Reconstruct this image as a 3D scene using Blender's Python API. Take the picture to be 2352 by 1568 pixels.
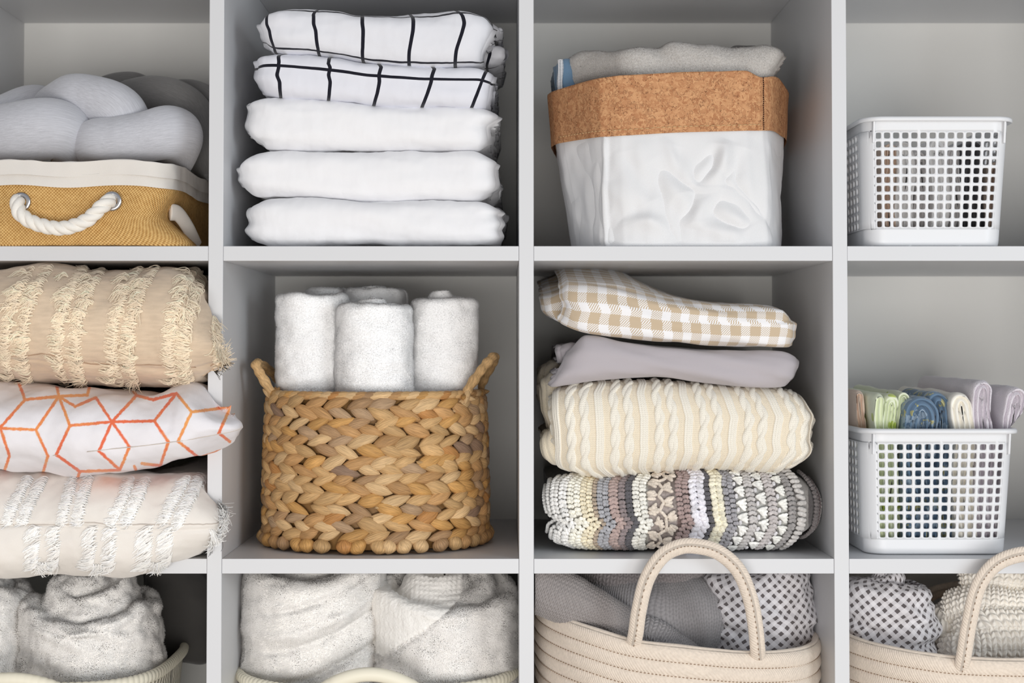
import bpy, bmesh, math
import numpy as np
from mathutils import Vector, Matrix

for o in list(bpy.data.objects): bpy.data.objects.remove(o, do_unlink=True)
scene = bpy.context.scene
PI = math.pi
rng = np.random.default_rng(7)

# ------------------------------------------------------------------ camera
FPX = 3557.0; CX, CY = 1160.0, 702.0; PITCH = math.radians(1.45); CAMD = 1.71
cam_d = bpy.data.cameras.new('camera'); cam = bpy.data.objects.new('camera', cam_d)
scene.collection.objects.link(cam); scene.camera = cam
cam.location = (0, -CAMD, 0); cam.rotation_euler = (PI/2 + PITCH, 0, 0)
cam_d.sensor_width = 36; cam_d.lens = 36*FPX/2352
cam_d.shift_x = (1176-CX)/2352; cam_d.shift_y = (CY-784)/2352
cam_d.clip_start = 0.05
cam_d.dof.use_dof = True; cam_d.dof.focus_distance = 1.72; cam_d.dof.aperture_fstop = 7.1

# ------------------------------------------------------------------ light: a cool window to the front right, soft room light
scene.view_settings.view_transform = 'Standard'; scene.view_settings.look = 'None'
scene.view_settings.gamma = 1; scene.view_settings.use_curve_mapping = False
scene.view_settings.exposure = 0.12
scene.cycles.max_bounces = 14; scene.cycles.diffuse_bounces = 10; scene.cycles.transmission_bounces = 10
w = bpy.data.worlds.new('room_light'); scene.world = w; w.use_nodes = True
nt = w.node_tree; bg = nt.nodes['Background']
tc = nt.nodes.new('ShaderNodeTexCoord'); sx = nt.nodes.new('ShaderNodeSeparateXYZ')
rp = nt.nodes.new('ShaderNodeValToRGB'); mr = nt.nodes.new('ShaderNodeMapRange')
nt.links.new(tc.outputs['Generated'], sx.inputs[0]); nt.links.new(sx.outputs['Z'], mr.inputs[0])
mr.inputs[1].default_value = -1; mr.inputs[2].default_value = 1
nt.links.new(mr.outputs[0], rp.inputs[0]); nt.links.new(rp.outputs[0], bg.inputs[0])
rp.color_ramp.elements[0].position = 0.25; rp.color_ramp.elements[0].color = (1.0, .90, .81, 1)
rp.color_ramp.elements[1].position = 0.62; rp.color_ramp.elements[1].color = (.92, .94, 1.0, 1)
bg.inputs[1].default_value = 0.34
def area(name, loc, target, sx_, sy_, power, color):
    l = bpy.data.lights.new(name, 'AREA'); l.shape = 'RECTANGLE'; l.size = sx_; l.size_y = sy_; l.energy = power; l.color = color
    o = bpy.data.objects.new(name, l); scene.collection.objects.link(o); o.location = loc
    o.rotation_euler = (Vector(target)-Vector(loc)).to_track_quat('-Z', 'Y').to_euler()
    return o
area('window_light', (1.75, -1.9, 0.25), (0, 0.1, -0.05), 0.9, 1.1, 18, (.88, .95, 1.0))
area('low_front_fill', (-.05, -3.2, -0.62), (0.0, 0.2, 0.0), 2.2, 1.1, 60, (1.0, .965, .93))  # unseen frontal fill, added low behind the camera to brighten the cubby backs

# ------------------------------------------------------------------ helpers
def at(px, py, y=0.0):
    px = np.asarray(px, float); py = np.asarray(py, float); y = np.asarray(y, float)
    xc = (px-CX)/FPX; yc = (CY-py)/FPX
    dy = math.cos(PITCH) - yc*math.sin(PITCH); dz = math.sin(PITCH) + yc*math.cos(PITCH)
    t = (y+CAMD)/dy
    return np.stack(np.broadcast_arrays(xc*t, y, dz*t), -1)
def X(px, y=0.0): return float(at(px, 792, y)[0])
def Z(py, y=0.0): return float(at(1160, py, y)[2])
def V3(px, py, y=0.0): return at(px, py, y)
def lin(r, g, b):
    f = lambda c: (c/255/12.92) if c/255 <= .04045 else ((c/255+.055)/1.055)**2.4
    return np.array([f(r), f(g), f(b)])
def curve(pts):
    """smooth function through (x, value) points"""
    p = np.array(sorted(pts), float)
    if len(p) < 3: return lambda q: np.interp(q, p[:, 0], p[:, 1])
    x, v = p[:, 0], p[:, 1]; d = np.diff(v)/np.diff(x); m = np.zeros(len(x)); m[0], m[-1] = d[0], d[-1]
    for i in range(1, len(x)-1):
        m[i] = 0 if d[i-1]*d[i] <= 0 else 2*d[i-1]*d[i]/(d[i-1]+d[i])
    def f(q):
        q = np.clip(q, x[0], x[-1]); i = np.clip(np.searchsorted(x, q)-1, 0, len(x)-2); h = x[i+1]-x[i]; t = (q-x[i])/h
        return (2*t**3-3*t**2+1)*v[i]+(t**3-2*t**2+t)*h*m[i]+(-2*t**3+3*t**2)*v[i+1]+(t**3-t**2)*h*m[i+1]
    return f
def spl(pts, n, closed=False):
    """Catmull-Rom through 3D points, n samples"""
    p = np.array(pts, float); k = len(p)
    if closed: idx = lambda i: i % k; segs = k
    else: idx = lambda i: min(max(i, 0), k-1); segs = k-1
    t = np.linspace(0, segs, n, endpoint=not closed); out = []
    for q in t:
        i = min(int(q), segs-1); f = q-i
        a, b, c, d = p[idx(i-1)], p[idx(i)], p[idx(i+1)], p[idx(i+2)]
        out.append(.5*((2*b)+(-a+c)*f+(2*a-5*b+4*c-d)*f*f+(-a+3*b-3*c+d)*f**3))
    return np.array(out)
_perm = np.random.default_rng(3).permutation(256); _perm = np.concatenate([_perm]*4)
_grad = np.random.default_rng(4).normal(size=(256, 3)); _grad /= np.linalg.norm(_grad, axis=1)[:, None]
def noise(P, seed=0.0):
    P = np.asarray(P, float)+seed*17.31; i = np.floor(P).astype(int); f = P-i; i &= 255; u = f*f*f*(f*(f*6-15)+10)
    r = 0
    for a in (0, 1):
        for b in (0, 1):
            for c in (0, 1):
                h = _perm[_perm[_perm[(i[..., 0]+a) & 255]+((i[..., 1]+b) & 255)]+((i[..., 2]+c) & 255)]
                g = _grad[h]; d = (g*(f-np.array([a, b, c]))).sum(-1)
                wx = u[..., 0] if a else 1-u[..., 0]; wy = u[..., 1] if b else 1-u[..., 1]; wz = u[..., 2] if c else 1-u[..., 2]
                r = r+d*wx*wy*wz
    return r*1.6
def fbm(P, fr, oc=3, seed=0.0):
    fr = np.array(fr, float)*np.ones(3); r = 0; a = 1
    for k in range(oc): r = r+a*noise(P*fr*(2**k), seed+k); a *= .5
    return r
def ridge(P, fr, seed=0.0):
    return 1-np.abs(fbm(P, fr, 2, seed))*2
def sst(a, b, x): t = np.clip((x-a)/(b-a), 0, 1); return t*t*(3-2*t)

class MB:
    """collects geometry and links it as one mesh object"""
    def __init__(s): s.V = []; s.Q = []; s.T = []; s.U = []; s.C = []; s.n = 0; s.mq = []; s.mt = []; s.NN = []; s.cn = False
    def add(s, V, Q=None, T=None, uv=None, col=None, mi=0, nor=None):
        V = np.asarray(V, float).reshape(-1, 3); k = len(V); s.NN.append(np.zeros((k, 3)) if nor is None else np.asarray(nor).reshape(-1, 3)); s.cn |= nor is not None
        if Q is not None and len(Q): s.Q.append(np.asarray(Q)+s.n); s.mq.append(np.full(len(Q), mi))
        if T is not None and len(T): s.T.append(np.asarray(T)+s.n); s.mt.append(np.full(len(T), mi))
        s.V.append(V); s.U.append(np.zeros((k, 2)) if uv is None else np.asarray(uv, float).reshape(-1, 2))
        c = np.ones((k, 4))
        if col is not None: c[:, :3] = np.asarray(col, float).reshape(-1, 3) if np.ndim(col) > 1 else np.asarray(col)[:3]
        s.C.append(c); s.n += k; return s
    def grid(s, P, cu=False, cv=False, uv=None, col=None, mi=0, flip=False):
        nu, nv = P.shape[:2]; a = np.arange(nu if cu else nu-1); b = np.arange(nv if cv else nv-1)
        A, B = np.meshgrid(a, b, indexing='ij'); A2 = (A+1) % nu; B2 = (B+1) % nv
        q = np.stack([A*nv+B, A2*nv+B, A2*nv+B2, A*nv+B2], -1).reshape(-1, 4)
        if flip: q = q[:, ::-1]
        return s.add(P, Q=q, uv=uv, col=None if col is None else (col if np.ndim(col) == 1 else np.asarray(col).reshape(-1, 3)), mi=mi)
    def inst(s, TV, TQ, R, O, cols=None, tri=False, mi=0):
        """many transformed copies of a small template: R (m,3,3), O (m,3)"""
        m, k = len(O), len(TV)
        V = np.einsum('mij,kj->mki', R, TV)+O[:, None, :]
        F = (np.asarray(TQ)[None]+(np.arange(m)*k)[:, None, None]).reshape(-1, np.asarray(TQ).shape[1])
        c = None if cols is None else np.repeat(cols, k, 0)
        return s.add(V.reshape(-1, 3), **({'T': F} if tri else {'Q': F}), col=c, mi=mi)
    def build(s, name, mats, parent=None, smooth=True):
        me = bpy.data.meshes.new(name); V = np.concatenate(s.V); me.vertices.add(len(V)); me.vertices.foreach_set('co', V.ravel())
        Q = np.concatenate(s.Q) if s.Q else np.zeros((0, 4), int); T = np.concatenate(s.T) if s.T else np.zeros((0, 3), int)
        L = np.concatenate([Q.ravel(), T.ravel()]); np_ = len(Q)+len(T)
        me.loops.add(len(L)); me.loops.foreach_set('vertex_index', L.astype(np.int32)); me.polygons.add(np_)
        st = np.concatenate([np.arange(len(Q))*4, len(Q)*4+np.arange(len(T))*3]).astype(np.int32)
        me.polygons.foreach_set('loop_start', st)
        mi = np.concatenate((s.mq+s.mt)).astype(np.int32); me.polygons.foreach_set('material_index', mi)
        me.polygons.foreach_set('use_smooth', np.full(np_, smooth))
        me.update(calc_edges=True)
        U = np.concatenate(s.U); l = me.uv_layers.new(name='UVMap'); l.data.foreach_set('uv', U[L].ravel())
        a = me.color_attributes.new('Col', 'FLOAT_COLOR', 'POINT'); a.data.foreach_set('color', np.concatenate(s.C).ravel())
        for m in (mats if isinstance(mats, (list, tuple)) else [mats]): me.materials.append(m)
        me.validate()
        if s.cn: me.normals_split_custom_set_from_vertices(np.concatenate(s.NN).tolist())
        o = bpy.data.objects.new(name, me); scene.collection.objects.link(o)
        if parent is not None: o.parent = parent
        return o
def normals(P, cu=False, cv=False):
    def d(A, ax, c):
        if c: return np.roll(A, -1, ax)-np.roll(A, 1, ax)
        return np.gradient(A, axis=ax)
    n = np.cross(d(P, 0, cu), d(P, 1, cv)); l = np.linalg.norm(n, axis=-1, keepdims=True); return n/np.maximum(l, 1e-12)
def nout(P):
    n = normals(P, cv=True); return n if (n*(P-P.reshape(-1, 3).mean(0))).sum() > 0 else -n
def tag(o, label=None, cat=None, group=None, kind=None):
    if label: o['label'] = label
    if cat: o['category'] = cat
    if group: o['group'] = group
    if kind: o['kind'] = kind
    return o
def thing(name, loc, label, cat, group=None):
    o = bpy.data.objects.new(name, None); o.empty_display_size = .05; scene.collection.objects.link(o); o.location = loc
    o['_base'] = list(map(float, loc)); return tag(o, label, cat, group)
def settle():
    """children were authored in world space: undo the parent's offset"""
    bpy.context.view_layer.update()
    for o in scene.objects:
        if o.parent is None and o.children:
            inv = o.matrix_world.inverted()
            for c in o.children: c.matrix_parent_inverse = inv
def boxm(mb, x0, x1, y0, y1, z0, z1, mi=0):
    v = [(x, y, z) for x in (x0, x1) for y in (y0, y1) for z in (z0, z1)]
    q = [(0, 1, 3, 2), (4, 6, 7, 5), (0, 4, 5, 1), (2, 3, 7, 6), (0, 2, 6, 4), (1, 5, 7, 3)]
    return mb.add(v, Q=q, mi=mi)
def bevel(o, wd, seg=2):
    m = o.modifiers.new('Bevel', 'BEVEL'); m.width = wd; m.segments = seg; m.limit_method = 'ANGLE'
    return o
def sweep(path, rad, ns=16, prof=None, flat=None, up=None):
    """tube along a path; rad scalar or per point; prof(theta, i) multiplies; flat=(a,b) cross-section scale; returns (n,ns,3)"""
    path = np.asarray(path, float); n = len(path); rad = np.ones(n)*rad
    t = np.gradient(path, axis=0); t /= np.linalg.norm(t, axis=1)[:, None]
    u = np.array(up if up is not None else ((0, 0, 1) if abs(t[0, 2]) < .9 else (1, 0, 0)), float)
    out = np.zeros((n, ns, 3)); th = np.linspace(0, 2*PI, ns, endpoint=False)
    for i in range(n):
        if up is not None: u = np.array(up, float)
        u = u-t[i]*u.dot(t[i]); u /= np.linalg.norm(u); b = np.cross(t[i], u)
        r = rad[i]*(prof(th, i) if prof else 1); fa, fb = flat or (1, 1)
        out[i] = path[i]+np.outer(np.cos(th)*r*fa, u)+np.outer(np.sin(th)*r*fb, b)
    return out
def tube(mb, path, rad, ns=16, col=None, mi=0, cap=True, **k):
    P = sweep(path, rad, ns, **k); n = len(P)
    if cap:
        c0 = P[:1].mean(1, keepdims=True)+(P[:1]-P[:1].mean(1, keepdims=True))*.01; c1 = P[-1:].mean(1, keepdims=True)+(P[-1:]-P[-1:].mean(1, keepdims=True))*.01
        P = np.concatenate([c0, P, c1])
    s = np.concatenate([[0], np.cumsum(np.linalg.norm(np.diff(P.mean(1), axis=0), axis=1))])
    uv = np.stack(np.broadcast_arrays(s[:, None], (np.arange(ns)/ns)[None]*2*PI*np.max(rad)), -1)
    mb.grid(P, cv=True, uv=uv, col=col, mi=mi, flip=True); return P

# ------------------------------------------------------------------ materials
def M(nt, op, *a, clamp=False):
    n = nt.nodes.new('ShaderNodeMath'); n.operation = op; n.use_clamp = clamp
    for i, x in enumerate(a):
        if isinstance(x, (int, float)): n.inputs[i].default_value = x
        else: nt.links.new(x, n.inputs[i])
    return n.outputs[0]
def mixc(nt, f, a, b):
    n = nt.nodes.new('ShaderNodeMix'); n.data_type = 'RGBA'
    for i, x in ((0, f), (6, a), (7, b)):
        if isinstance(x, (int, float)): n.inputs[i].default_value = x
        elif isinstance(x, (tuple, list, np.ndarray)): n.inputs[i].default_value = (*list(x)[:3], 1)
        else: nt.links.new(x, n.inputs[i])
    return n.outputs[2]
def tex(nt, kind, vec, scale, out=0, **k):
    n = nt.nodes.new(kind)
    if 'Scale' in n.inputs: n.inputs['Scale'].default_value = scale
    for kk, vv in k.items():
        if kk in n.inputs: n.inputs[kk].default_value = vv
        else: setattr(n, kk, vv)
    nt.links.new(vec, n.inputs['Vector']); return n.outputs[out]
def mat(name, base=(.8, .8, .8), rough=.9, spec=.3, sheen=0.0, bumps=(), colfn=None, sss=0.0, thin=0.0):
    """bumps: list of (height_fn(nt, obj_vec, uv_u, uv_v) -> socket, distance, strength)"""
    m = bpy.data.materials.new(name); m.use_nodes = True; nt = m.node_tree; p = nt.nodes['Principled BSDF']
    p.inputs['Roughness'].default_value = rough; p.inputs['Specular IOR Level'].default_value = spec
    if sheen: p.inputs['Sheen Weight'].default_value = sheen; p.inputs['Sheen Roughness'].default_value = .5
    if sss: p.inputs['Subsurface Weight'].default_value = sss; p.inputs['Subsurface Radius'].default_value = (.004, .004, .004); p.inputs['Subsurface Scale'].default_value = 1
    tcn = nt.nodes.new('ShaderNodeTexCoord'); ov = tcn.outputs['Object']; uvn = nt.nodes.new('ShaderNodeUVMap'); uvn.uv_map = 'UVMap'
    sp = nt.nodes.new('ShaderNodeSeparateXYZ'); nt.links.new(uvn.outputs[0], sp.inputs[0]); u, v = sp.outputs[0], sp.outputs[1]
    if isinstance(base, str):
        a = nt.nodes.new('ShaderNodeVertexColor'); a.layer_name = base; bc = a.outputs[0]
    else:
        r = nt.nodes.new('ShaderNodeRGB'); r.outputs[0].default_value = (*list(base)[:3], 1); bc = r.outputs[0]
    if colfn: bc = colfn(nt, ov, u, v, bc)
    nt.links.new(bc, p.inputs['Base Color'])
    nrm = None
    for fn, dist, st in bumps:
        b = nt.nodes.new('ShaderNodeBump'); b.inputs['Distance'].default_value = dist; b.inputs['Strength'].default_value = st
        nt.links.new(fn(nt, ov, u, v), b.inputs['Height'])
        if nrm is not None: nt.links.new(nrm, b.inputs['Normal'])
        nrm = b.outputs[0]
    if nrm is not None: nt.links.new(nrm, p.inputs['Normal'])
    if thin:  # light passes through single threads
        tr = nt.nodes.new('ShaderNodeBsdfTranslucent'); mx = nt.nodes.new('ShaderNodeMixShader'); mx.inputs[0].default_value = thin; nt.links.new(bc, tr.inputs[0]); nt.links.new(p.outputs[0], mx.inputs[1]); nt.links.new(tr.outputs[0], mx.inputs[2]); nt.links.new(mx.outputs[0], nt.nodes['Material Output'].inputs[0])
    return m
def b_noise(scale, detail=2): return lambda nt, ov, u, v: tex(nt, 'ShaderNodeTexNoise', ov, scale, Detail=detail)
def b_weave(p):
    k = 2*PI/p
    def f(nt, ov, u, v):
        a = M(nt, 'SINE', M(nt, 'MULTIPLY', u, k)); b = M(nt, 'SINE', M(nt, 'MULTIPLY', v, k))
        return M(nt, 'MULTIPLY', a, b)
    return f
def mul_noise(scale, lo, hi, detail=2, sc=None):
    """multiply the cloth's own colour by a mottled factor"""
    def f(nt, ov, u, v, bc):
        vec = ov
        if sc:
            mp = nt.nodes.new('ShaderNodeMapping'); mp.inputs['Scale'].default_value = sc; nt.links.new(ov, mp.inputs[0]); vec = mp.outputs[0]
        n = tex(nt, 'ShaderNodeTexNoise', vec, scale, Detail=detail)
        g = nt.nodes.new('ShaderNodeMapRange'); g.inputs[1].default_value = .35; g.inputs[2].default_value = .65; g.inputs[3].default_value = lo; g.inputs[4].default_value = hi
        nt.links.new(n, g.inputs[0]); vm = nt.nodes.new('ShaderNodeVectorMath'); vm.operation = 'SCALE'; nt.links.new(bc, vm.inputs[0]); nt.links.new(g.outputs[0], vm.inputs['Scale'])
        return vm.outputs[0]
    return f

# ------------------------------------------------------------------ folded textile: a slab of cloth whose fold faces the room
def fold(top, bot, left, right, y0, depth, R=.05, nu=260, nf=90, pn=2.3, endw=.03, endR=.02, ends=.1, nb=26, yref=None, wr=(), caps=14, layers=3, lamp=.004, hook=None, disp=None, backdrop=0.0):
    """top/bot: (px, py) outline seen in front, left/right: (py, px); the cloth is built in metres around it.
    Returns dict P (rows, loop, 3), N, UV, nL, nR (index range of the body rows)"""
    yref = y0+R*.6 if yref is None else yref
    ft, fb, fl, fr = curve(top), curve(bot), curve(left), curve(right)
    x0 = min(q[1] for q in left); x1 = max(q[1] for q in right)
    s = np.linspace(0, 1, nu); s = .5*s+.5*(.5-.5*np.cos(PI*s)) if endw else s
    t1 = np.linspace(1, 0, nb)**1.5; yb = y0+R+(depth-R)*t1
    ph = np.linspace(-PI/2, PI/2, nf+2)[1:-1]; v_n = np.sign(np.sin(ph))*np.abs(np.sin(ph))**(2/pn); y_n = y0+R*(1-np.cos(ph)**(2/pn))
    vv = np.concatenate([-np.ones(nb), v_n, np.ones(nb)]); yy = np.concatenate([yb, y_n, yb[::-1]])
    S, VV = np.meshgrid(s, vv, indexing='ij'); YY = np.broadcast_to(yy, S.shape).copy()
    px0 = x0+(x1-x0)*S; T = ft(px0); B = fb(px0)
    W = abs(X(x1, yref)-X(x0, yref)); dist = np.minimum(S, 1-S)*W; e = np.clip((endw-dist)/endw, 0, 1); er = 1-np.sqrt(1-e*e*.999)
    py = (T+B)/2-VV*(B-T)/2*(1-ends*er); px = fl(py)*(1-S)+fr(py)*S
    P = at(px, py, yref); fr_ = np.clip(1-(YY-y0)/(depth), 0, 1)
    P[..., 1] = YY+endR*er*fr_
    zc_ = at(px, (T+B)/2, yref)[..., 2]; P[..., 2] = zc_+(P[..., 2]-zc_)*(1-.09*sst(y0+R*.9, y0+R+.06, YY))
    P[..., 2] -= backdrop*np.clip((YY-y0-R)/(depth-R), 0, 1)*(VV > 0)
    # UV in metres
    us = np.concatenate([[0], np.cumsum(np.linalg.norm(np.diff(P[:, nb+nf//2], axis=0), axis=1))])
    mid = P[nu//2]; vs = np.concatenate([[0], np.cumsum(np.linalg.norm(np.diff(mid, axis=0), axis=1))]); vs -= vs[nb+nf//2]
    UV = np.stack(np.broadcast_arrays(us[:, None], vs[None]), -1).copy()
    def cap(loop, sgn, uv):
        zc = (P_top(loop)+P_bot(loop))/2; spine = loop.copy(); spine[:, 2] = zc; spine[:, 1] = np.clip(loop[:, 1], y0+endR+R*.9, y0+depth-R*.6)
        out, uo = [], []
        for k in range(1, caps+1):
            f = k/caps; L = spine+(loop-spine)*(1-f)
            L[:, 0] += sgn*(lamp*math.sin(f*layers*2*PI)*(1-f*.5)+.004*math.sin(f*PI/2)-.010*f)
            out.append(L); uo.append(uv+np.array([sgn*(.01+f*.03), 0]))
        return np.array(out), np.array(uo)
    def P_top(l): return l[:, 2].max()
    def P_bot(l): return l[:, 2].min()
    cl, ul = cap(P[0], -1, UV[0]); cr, ur = cap(P[-1], 1, UV[-1])
    P = np.concatenate([cl[::-1], P, cr]); UV = np.concatenate([ul[::-1], UV, ur])
    if hook: P = hook(P)
    N = nout(P)
    d = np.zeros(P.shape[:2])
    for k, (fq, am) in enumerate(wr): d += am*fbm(P, fq, 3, seed=k*3.7+y0*100+x0*.01)
    frontw = np.clip(1-(P[..., 1]-y0-R)/.08, 0, 1)
    if disp is not None: d = d+disp(P, UV)*frontw
    P = P+N*d[..., None]
    return dict(P=P, N=nout(P), UV=UV, nL=caps, nR=caps+nu, front=frontw, j0=nb, j1=nb+nf)
def addfold(mb, g, col=None, mi=0):
    mb.grid(g['P'], cv=True, uv=g['UV'], col=col, mi=mi); return mb
def scatter(P, n, rg, mask=None, cv=True):
    """random points on a grid surface by area: returns row, column float indices"""
    a = np.linalg.norm(P[1:, :-1]-P[:-1, :-1], axis=-1)*np.linalg.norm(P[:-1, 1:]-P[:-1, :-1], axis=-1)
    if mask is not None: a = a*mask[:-1, :-1]
    c = np.cumsum(a.ravel()); k = np.searchsorted(c, rg.random(n)*c[-1]); k = np.minimum(k, a.size-1)
    return k//a.shape[1]+rg.random(n), k % a.shape[1]+rg.random(n)
def samp(A, i, j):
    i0 = np.clip(np.floor(i).astype(int), 0, A.shape[0]-2); j0 = np.clip(np.floor(j).astype(int), 0, A.shape[1]-2); a = (i-i0)[:, None]; b = (j-j0)[:, None]
    return A[i0, j0]*(1-a)*(1-b)+A[i0+1, j0]*a*(1-b)+A[i0, j0+1]*(1-a)*b+A[i0+1, j0+1]*a*b
def pile(mb, P, N, n, length, r, rg, col=None, mask=None, lean=(0, 0, -.5), rnd=.7, mi=0, colvar=0.0):
    """terry or fleece pile: short curved tapering loops standing on the surface"""
    i, j = scatter(P, n, rg, mask); p = samp(P, i, j); nn = samp(N, i, j); nn /= np.linalg.norm(nn, axis=1)[:, None]+1e-9
    fl = np.stack([noise(p*60, 1.), noise(p*60, 2.), noise(p*60, 3.)], -1)
    l1 = np.asarray(lean)+rg.normal(size=(n, 3))*rnd+fl*1.2
    d1 = nn+.35*l1; d1 /= np.linalg.norm(d1, axis=1)[:, None]; d2 = nn*.5+l1*.9; d2 /= np.linalg.norm(d2, axis=1)[:, None]
    L = length*(.6+.8*rg.random(n))[:, None]; a = np.cross(d1, rg.normal(size=(n, 3))); a /= np.linalg.norm(a, axis=1)[:, None]; b = np.cross(d1, a)
    V = np.zeros((n, 7, 3)); m1 = p+d1*L*.5; tip = m1+d2*L*.5
    for k in range(3):
        c, s_ = math.cos(2*PI*k/3), math.sin(2*PI*k/3); off = (a*c+b*s_)*r
        V[:, k] = p-nn*length*.15+off; V[:, 3+k] = m1+off*.8
    V[:, 6] = tip
    F = np.array([(0, 1, 4), (0, 4, 3), (1, 2, 5), (1, 5, 4), (2, 0, 3), (2, 3, 5), (3, 4, 6), (4, 5, 6), (5, 3, 6)])
    F = (F[None]+(np.arange(n)*7)[:, None, None]).reshape(-1, 3)
    c = None
    if col is not None:
        c = np.asarray(col)*np.ones((n, 3)); c = c*(1+colvar*rg.normal(size=(n, 1))); c = np.repeat(c, 7, 0)
    # soft thread tips catch the light like the cloth they stand on
    nv = V-(p+d1*L*.3)[:, None]; nv = nn[:, None]+.38*nv/(np.linalg.norm(nv, axis=-1, keepdims=True)+1e-9); nv /= np.linalg.norm(nv, axis=-1, keepdims=True)
    mb.add(V.reshape(-1, 3), T=F, col=c, mi=mi, nor=nv)
def clampx(mb, lo=None, hi=None, z0=None, z1=None, yb=None, soft=.006):
    for k in range(len(mb.V)):
        V = mb.V[k]
        if hi is not None: V[:, 0] = np.minimum(V[:, 0], hi)
        if lo is not None: V[:, 0] = np.maximum(V[:, 0], lo)
        if z0 is not None: V[:, 2] = np.maximum(V[:, 2], z0)
        if z1 is not None: V[:, 2] = np.minimum(V[:, 2], z1)
        if yb is not None: V[:, 1] = np.minimum(V[:, 1], yb)
# ------------------------------------------------------------------ shelving unit
M_board = mat('white_laminate', lin(210, 211, 213), rough=.42, spec=.4, bumps=[(b_noise(900, 1), .0002, .15)])
ups = [(-220, 34), (494.5, 30), (1209, 34), (1930.5, 34)]     # upright centres in the picture at the eye's height
T = 0.0163
UX = [X(c) for c, _ in ups]; UX.append(UX[3]+(UX[3]-UX[2]))
FZ = [Z(565), Z(1283)]; FZ = [FZ[0]+.3451, *FZ]; FZ.append(FZ[2]-.3451)    # upper faces of the boards: top, two shelves, lowest
DEP = 0.39
unit = thing('shelving_unit', (X(860), .2, FZ[3]-T), 'white cube shelving unit holding all the folded linens, cushions and baskets', 'shelf')
for k, x in enumerate(UX):
    mb = MB(); boxm(mb, x-T/2, x+T/2, 0, DEP, FZ[3]-T, FZ[0]); bevel(mb.build('upright', M_board, unit, smooth=False), .0006, 2)
for k in range(4):
    for j in range(4):
        mb = MB(); boxm(mb, UX[j]+T/2+.0002, UX[j+1]-T/2-.0002, 0.0006, DEP, FZ[k]-T, FZ[k]); bevel(mb.build('shelf_board', M_board, unit, smooth=False), .0005, 2)
mb = MB(); boxm(mb, UX[0]-T/2, UX[4]+T/2, DEP, DEP+.004, FZ[3]-T, FZ[0]); mb.build('back_panel', mat('white_hardboard', lin(220, 220, 217), rough=.5, spec=.35), unit, smooth=False)

M_cotton = mat('white_cotton', lin(236, 236, 238), rough=.95, spec=.15, sheen=.25, bumps=[(b_weave(.0011), .0001, .25), (b_noise(70, 3), .0015, .25)])
def gridmat(name, base, line, p, u0, v0, lw, slant):
    """cotton printed with thin dark lines"""
    def cf(nt, ov, u, v, bc):
        uu = M(nt, 'SUBTRACT', M(nt, 'ADD', u, M(nt, 'MULTIPLY', v, slant)), u0); vv = M(nt, 'SUBTRACT', v, v0)
        def ln(q, w_):
            f = M(nt, 'PINGPONG', q, p/2); return M(nt, 'LESS_THAN', f, w_/2)
        m = M(nt, 'MAXIMUM', ln(uu, lw), ln(vv, lw*.8)); return mixc(nt, m, bc, line)
    return mat(name, base, rough=.95, spec=.15, sheen=.2, colfn=cf, bumps=[(b_weave(.0011), .0001, .25), (b_noise(60, 3), .0015, .3)])
# ---- column two, top row: five folded sheets
def sheet(label, m, top, bot, left, right, y0, group, depth=.33, extra=(), **k):
    kw = dict(R=.034, wr=[((12, 10, 24), .0024), ((50, 30, 30), .0007)], pn=2.9, layers=3, lamp=.005); kw.update(k)
    def creases(P, UV):
        # soft pulled folds running across the cloth near both ends
        u, v = UV[..., 0], UV[..., 1]; W = u.max(); e = np.exp(-np.minimum(u-0, W-u)/.03); q = np.stack([u*9+v*6, v*38, u*0+k.get('seed', 0)+y0*50], -1)
        return .0026*e*noise(q)+.0016*noise(np.stack([u*6, v*40+u*8, u*0+3], -1))
    kw.pop('seed', None); kw['disp'] = creases
    g = fold(top, bot, left, right, y0, depth, **kw); mb = MB(); addfold(mb, g)
    for (e_top, e_bot, e_l, e_r, ey0, ed) in extra:
        g2 = fold(e_top, e_bot, e_l, e_r, ey0, ed, R=.02, nu=60, nf=40, wr=[((30, 20, 50), .004)], endw=.012, endR=.008, ends=.4); addfold(mb, g2)
    o = mb.build('folded_sheet', m); tag(o, label, 'sheet', group); return o, g
GS = 'folded white sheets stacked in the top row'
sheet('plain white folded sheet lying on the shelf, lowest of the stack', M_cotton,
      [(568, 462), (600, 453), (700, 455), (850, 463), (1000, 462), (1110, 461), (1150, 478)], [(568, 555), (600, 564), (760, 564.5), (830, 562), (920, 564), (1150, 564.5)],
      [(452, 590), (470, 578), (492, 574), (510, 577), (530, 569), (545, 575), (565, 596)], [(455, 1110), (468, 1140), (485, 1149), (495, 1143), (515, 1151), (530, 1143), (545, 1148), (565, 1138)], .016, GS,
      extra=[([(1120, 470), (1162, 480)], [(1120, 545), (1162, 540)], [(470, 1115), (545, 1120)], [(470, 1150), (500, 1161), (540, 1150)], .13, .2)])
sheet('plain white folded sheet in the middle of the stack, its fold widest at left', M_cotton,
      [(550, 375), (575, 350), (640, 347), (850, 348), (1000, 350), (1110, 347), (1141, 366)], [(550, 430), (580, 452), (700, 455), (850, 463), (1000, 461), (1120, 459), (1141, 452)],
      [(347, 580), (362, 560), (382, 550), (405, 552), (430, 558), (445, 562), (458, 577)], [(350, 1115), (360, 1128), (374, 1140), (390, 1135), (420, 1137), (435, 1133), (445, 1122), (460, 1112)], .024, GS,
      extra=[([(1110, 400), (1150, 405)], [(1110, 470), (1150, 470)], [(400, 1105), (465, 1110)], [(400, 1138), (430, 1150), (470, 1142)], .14, .19)])
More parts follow.
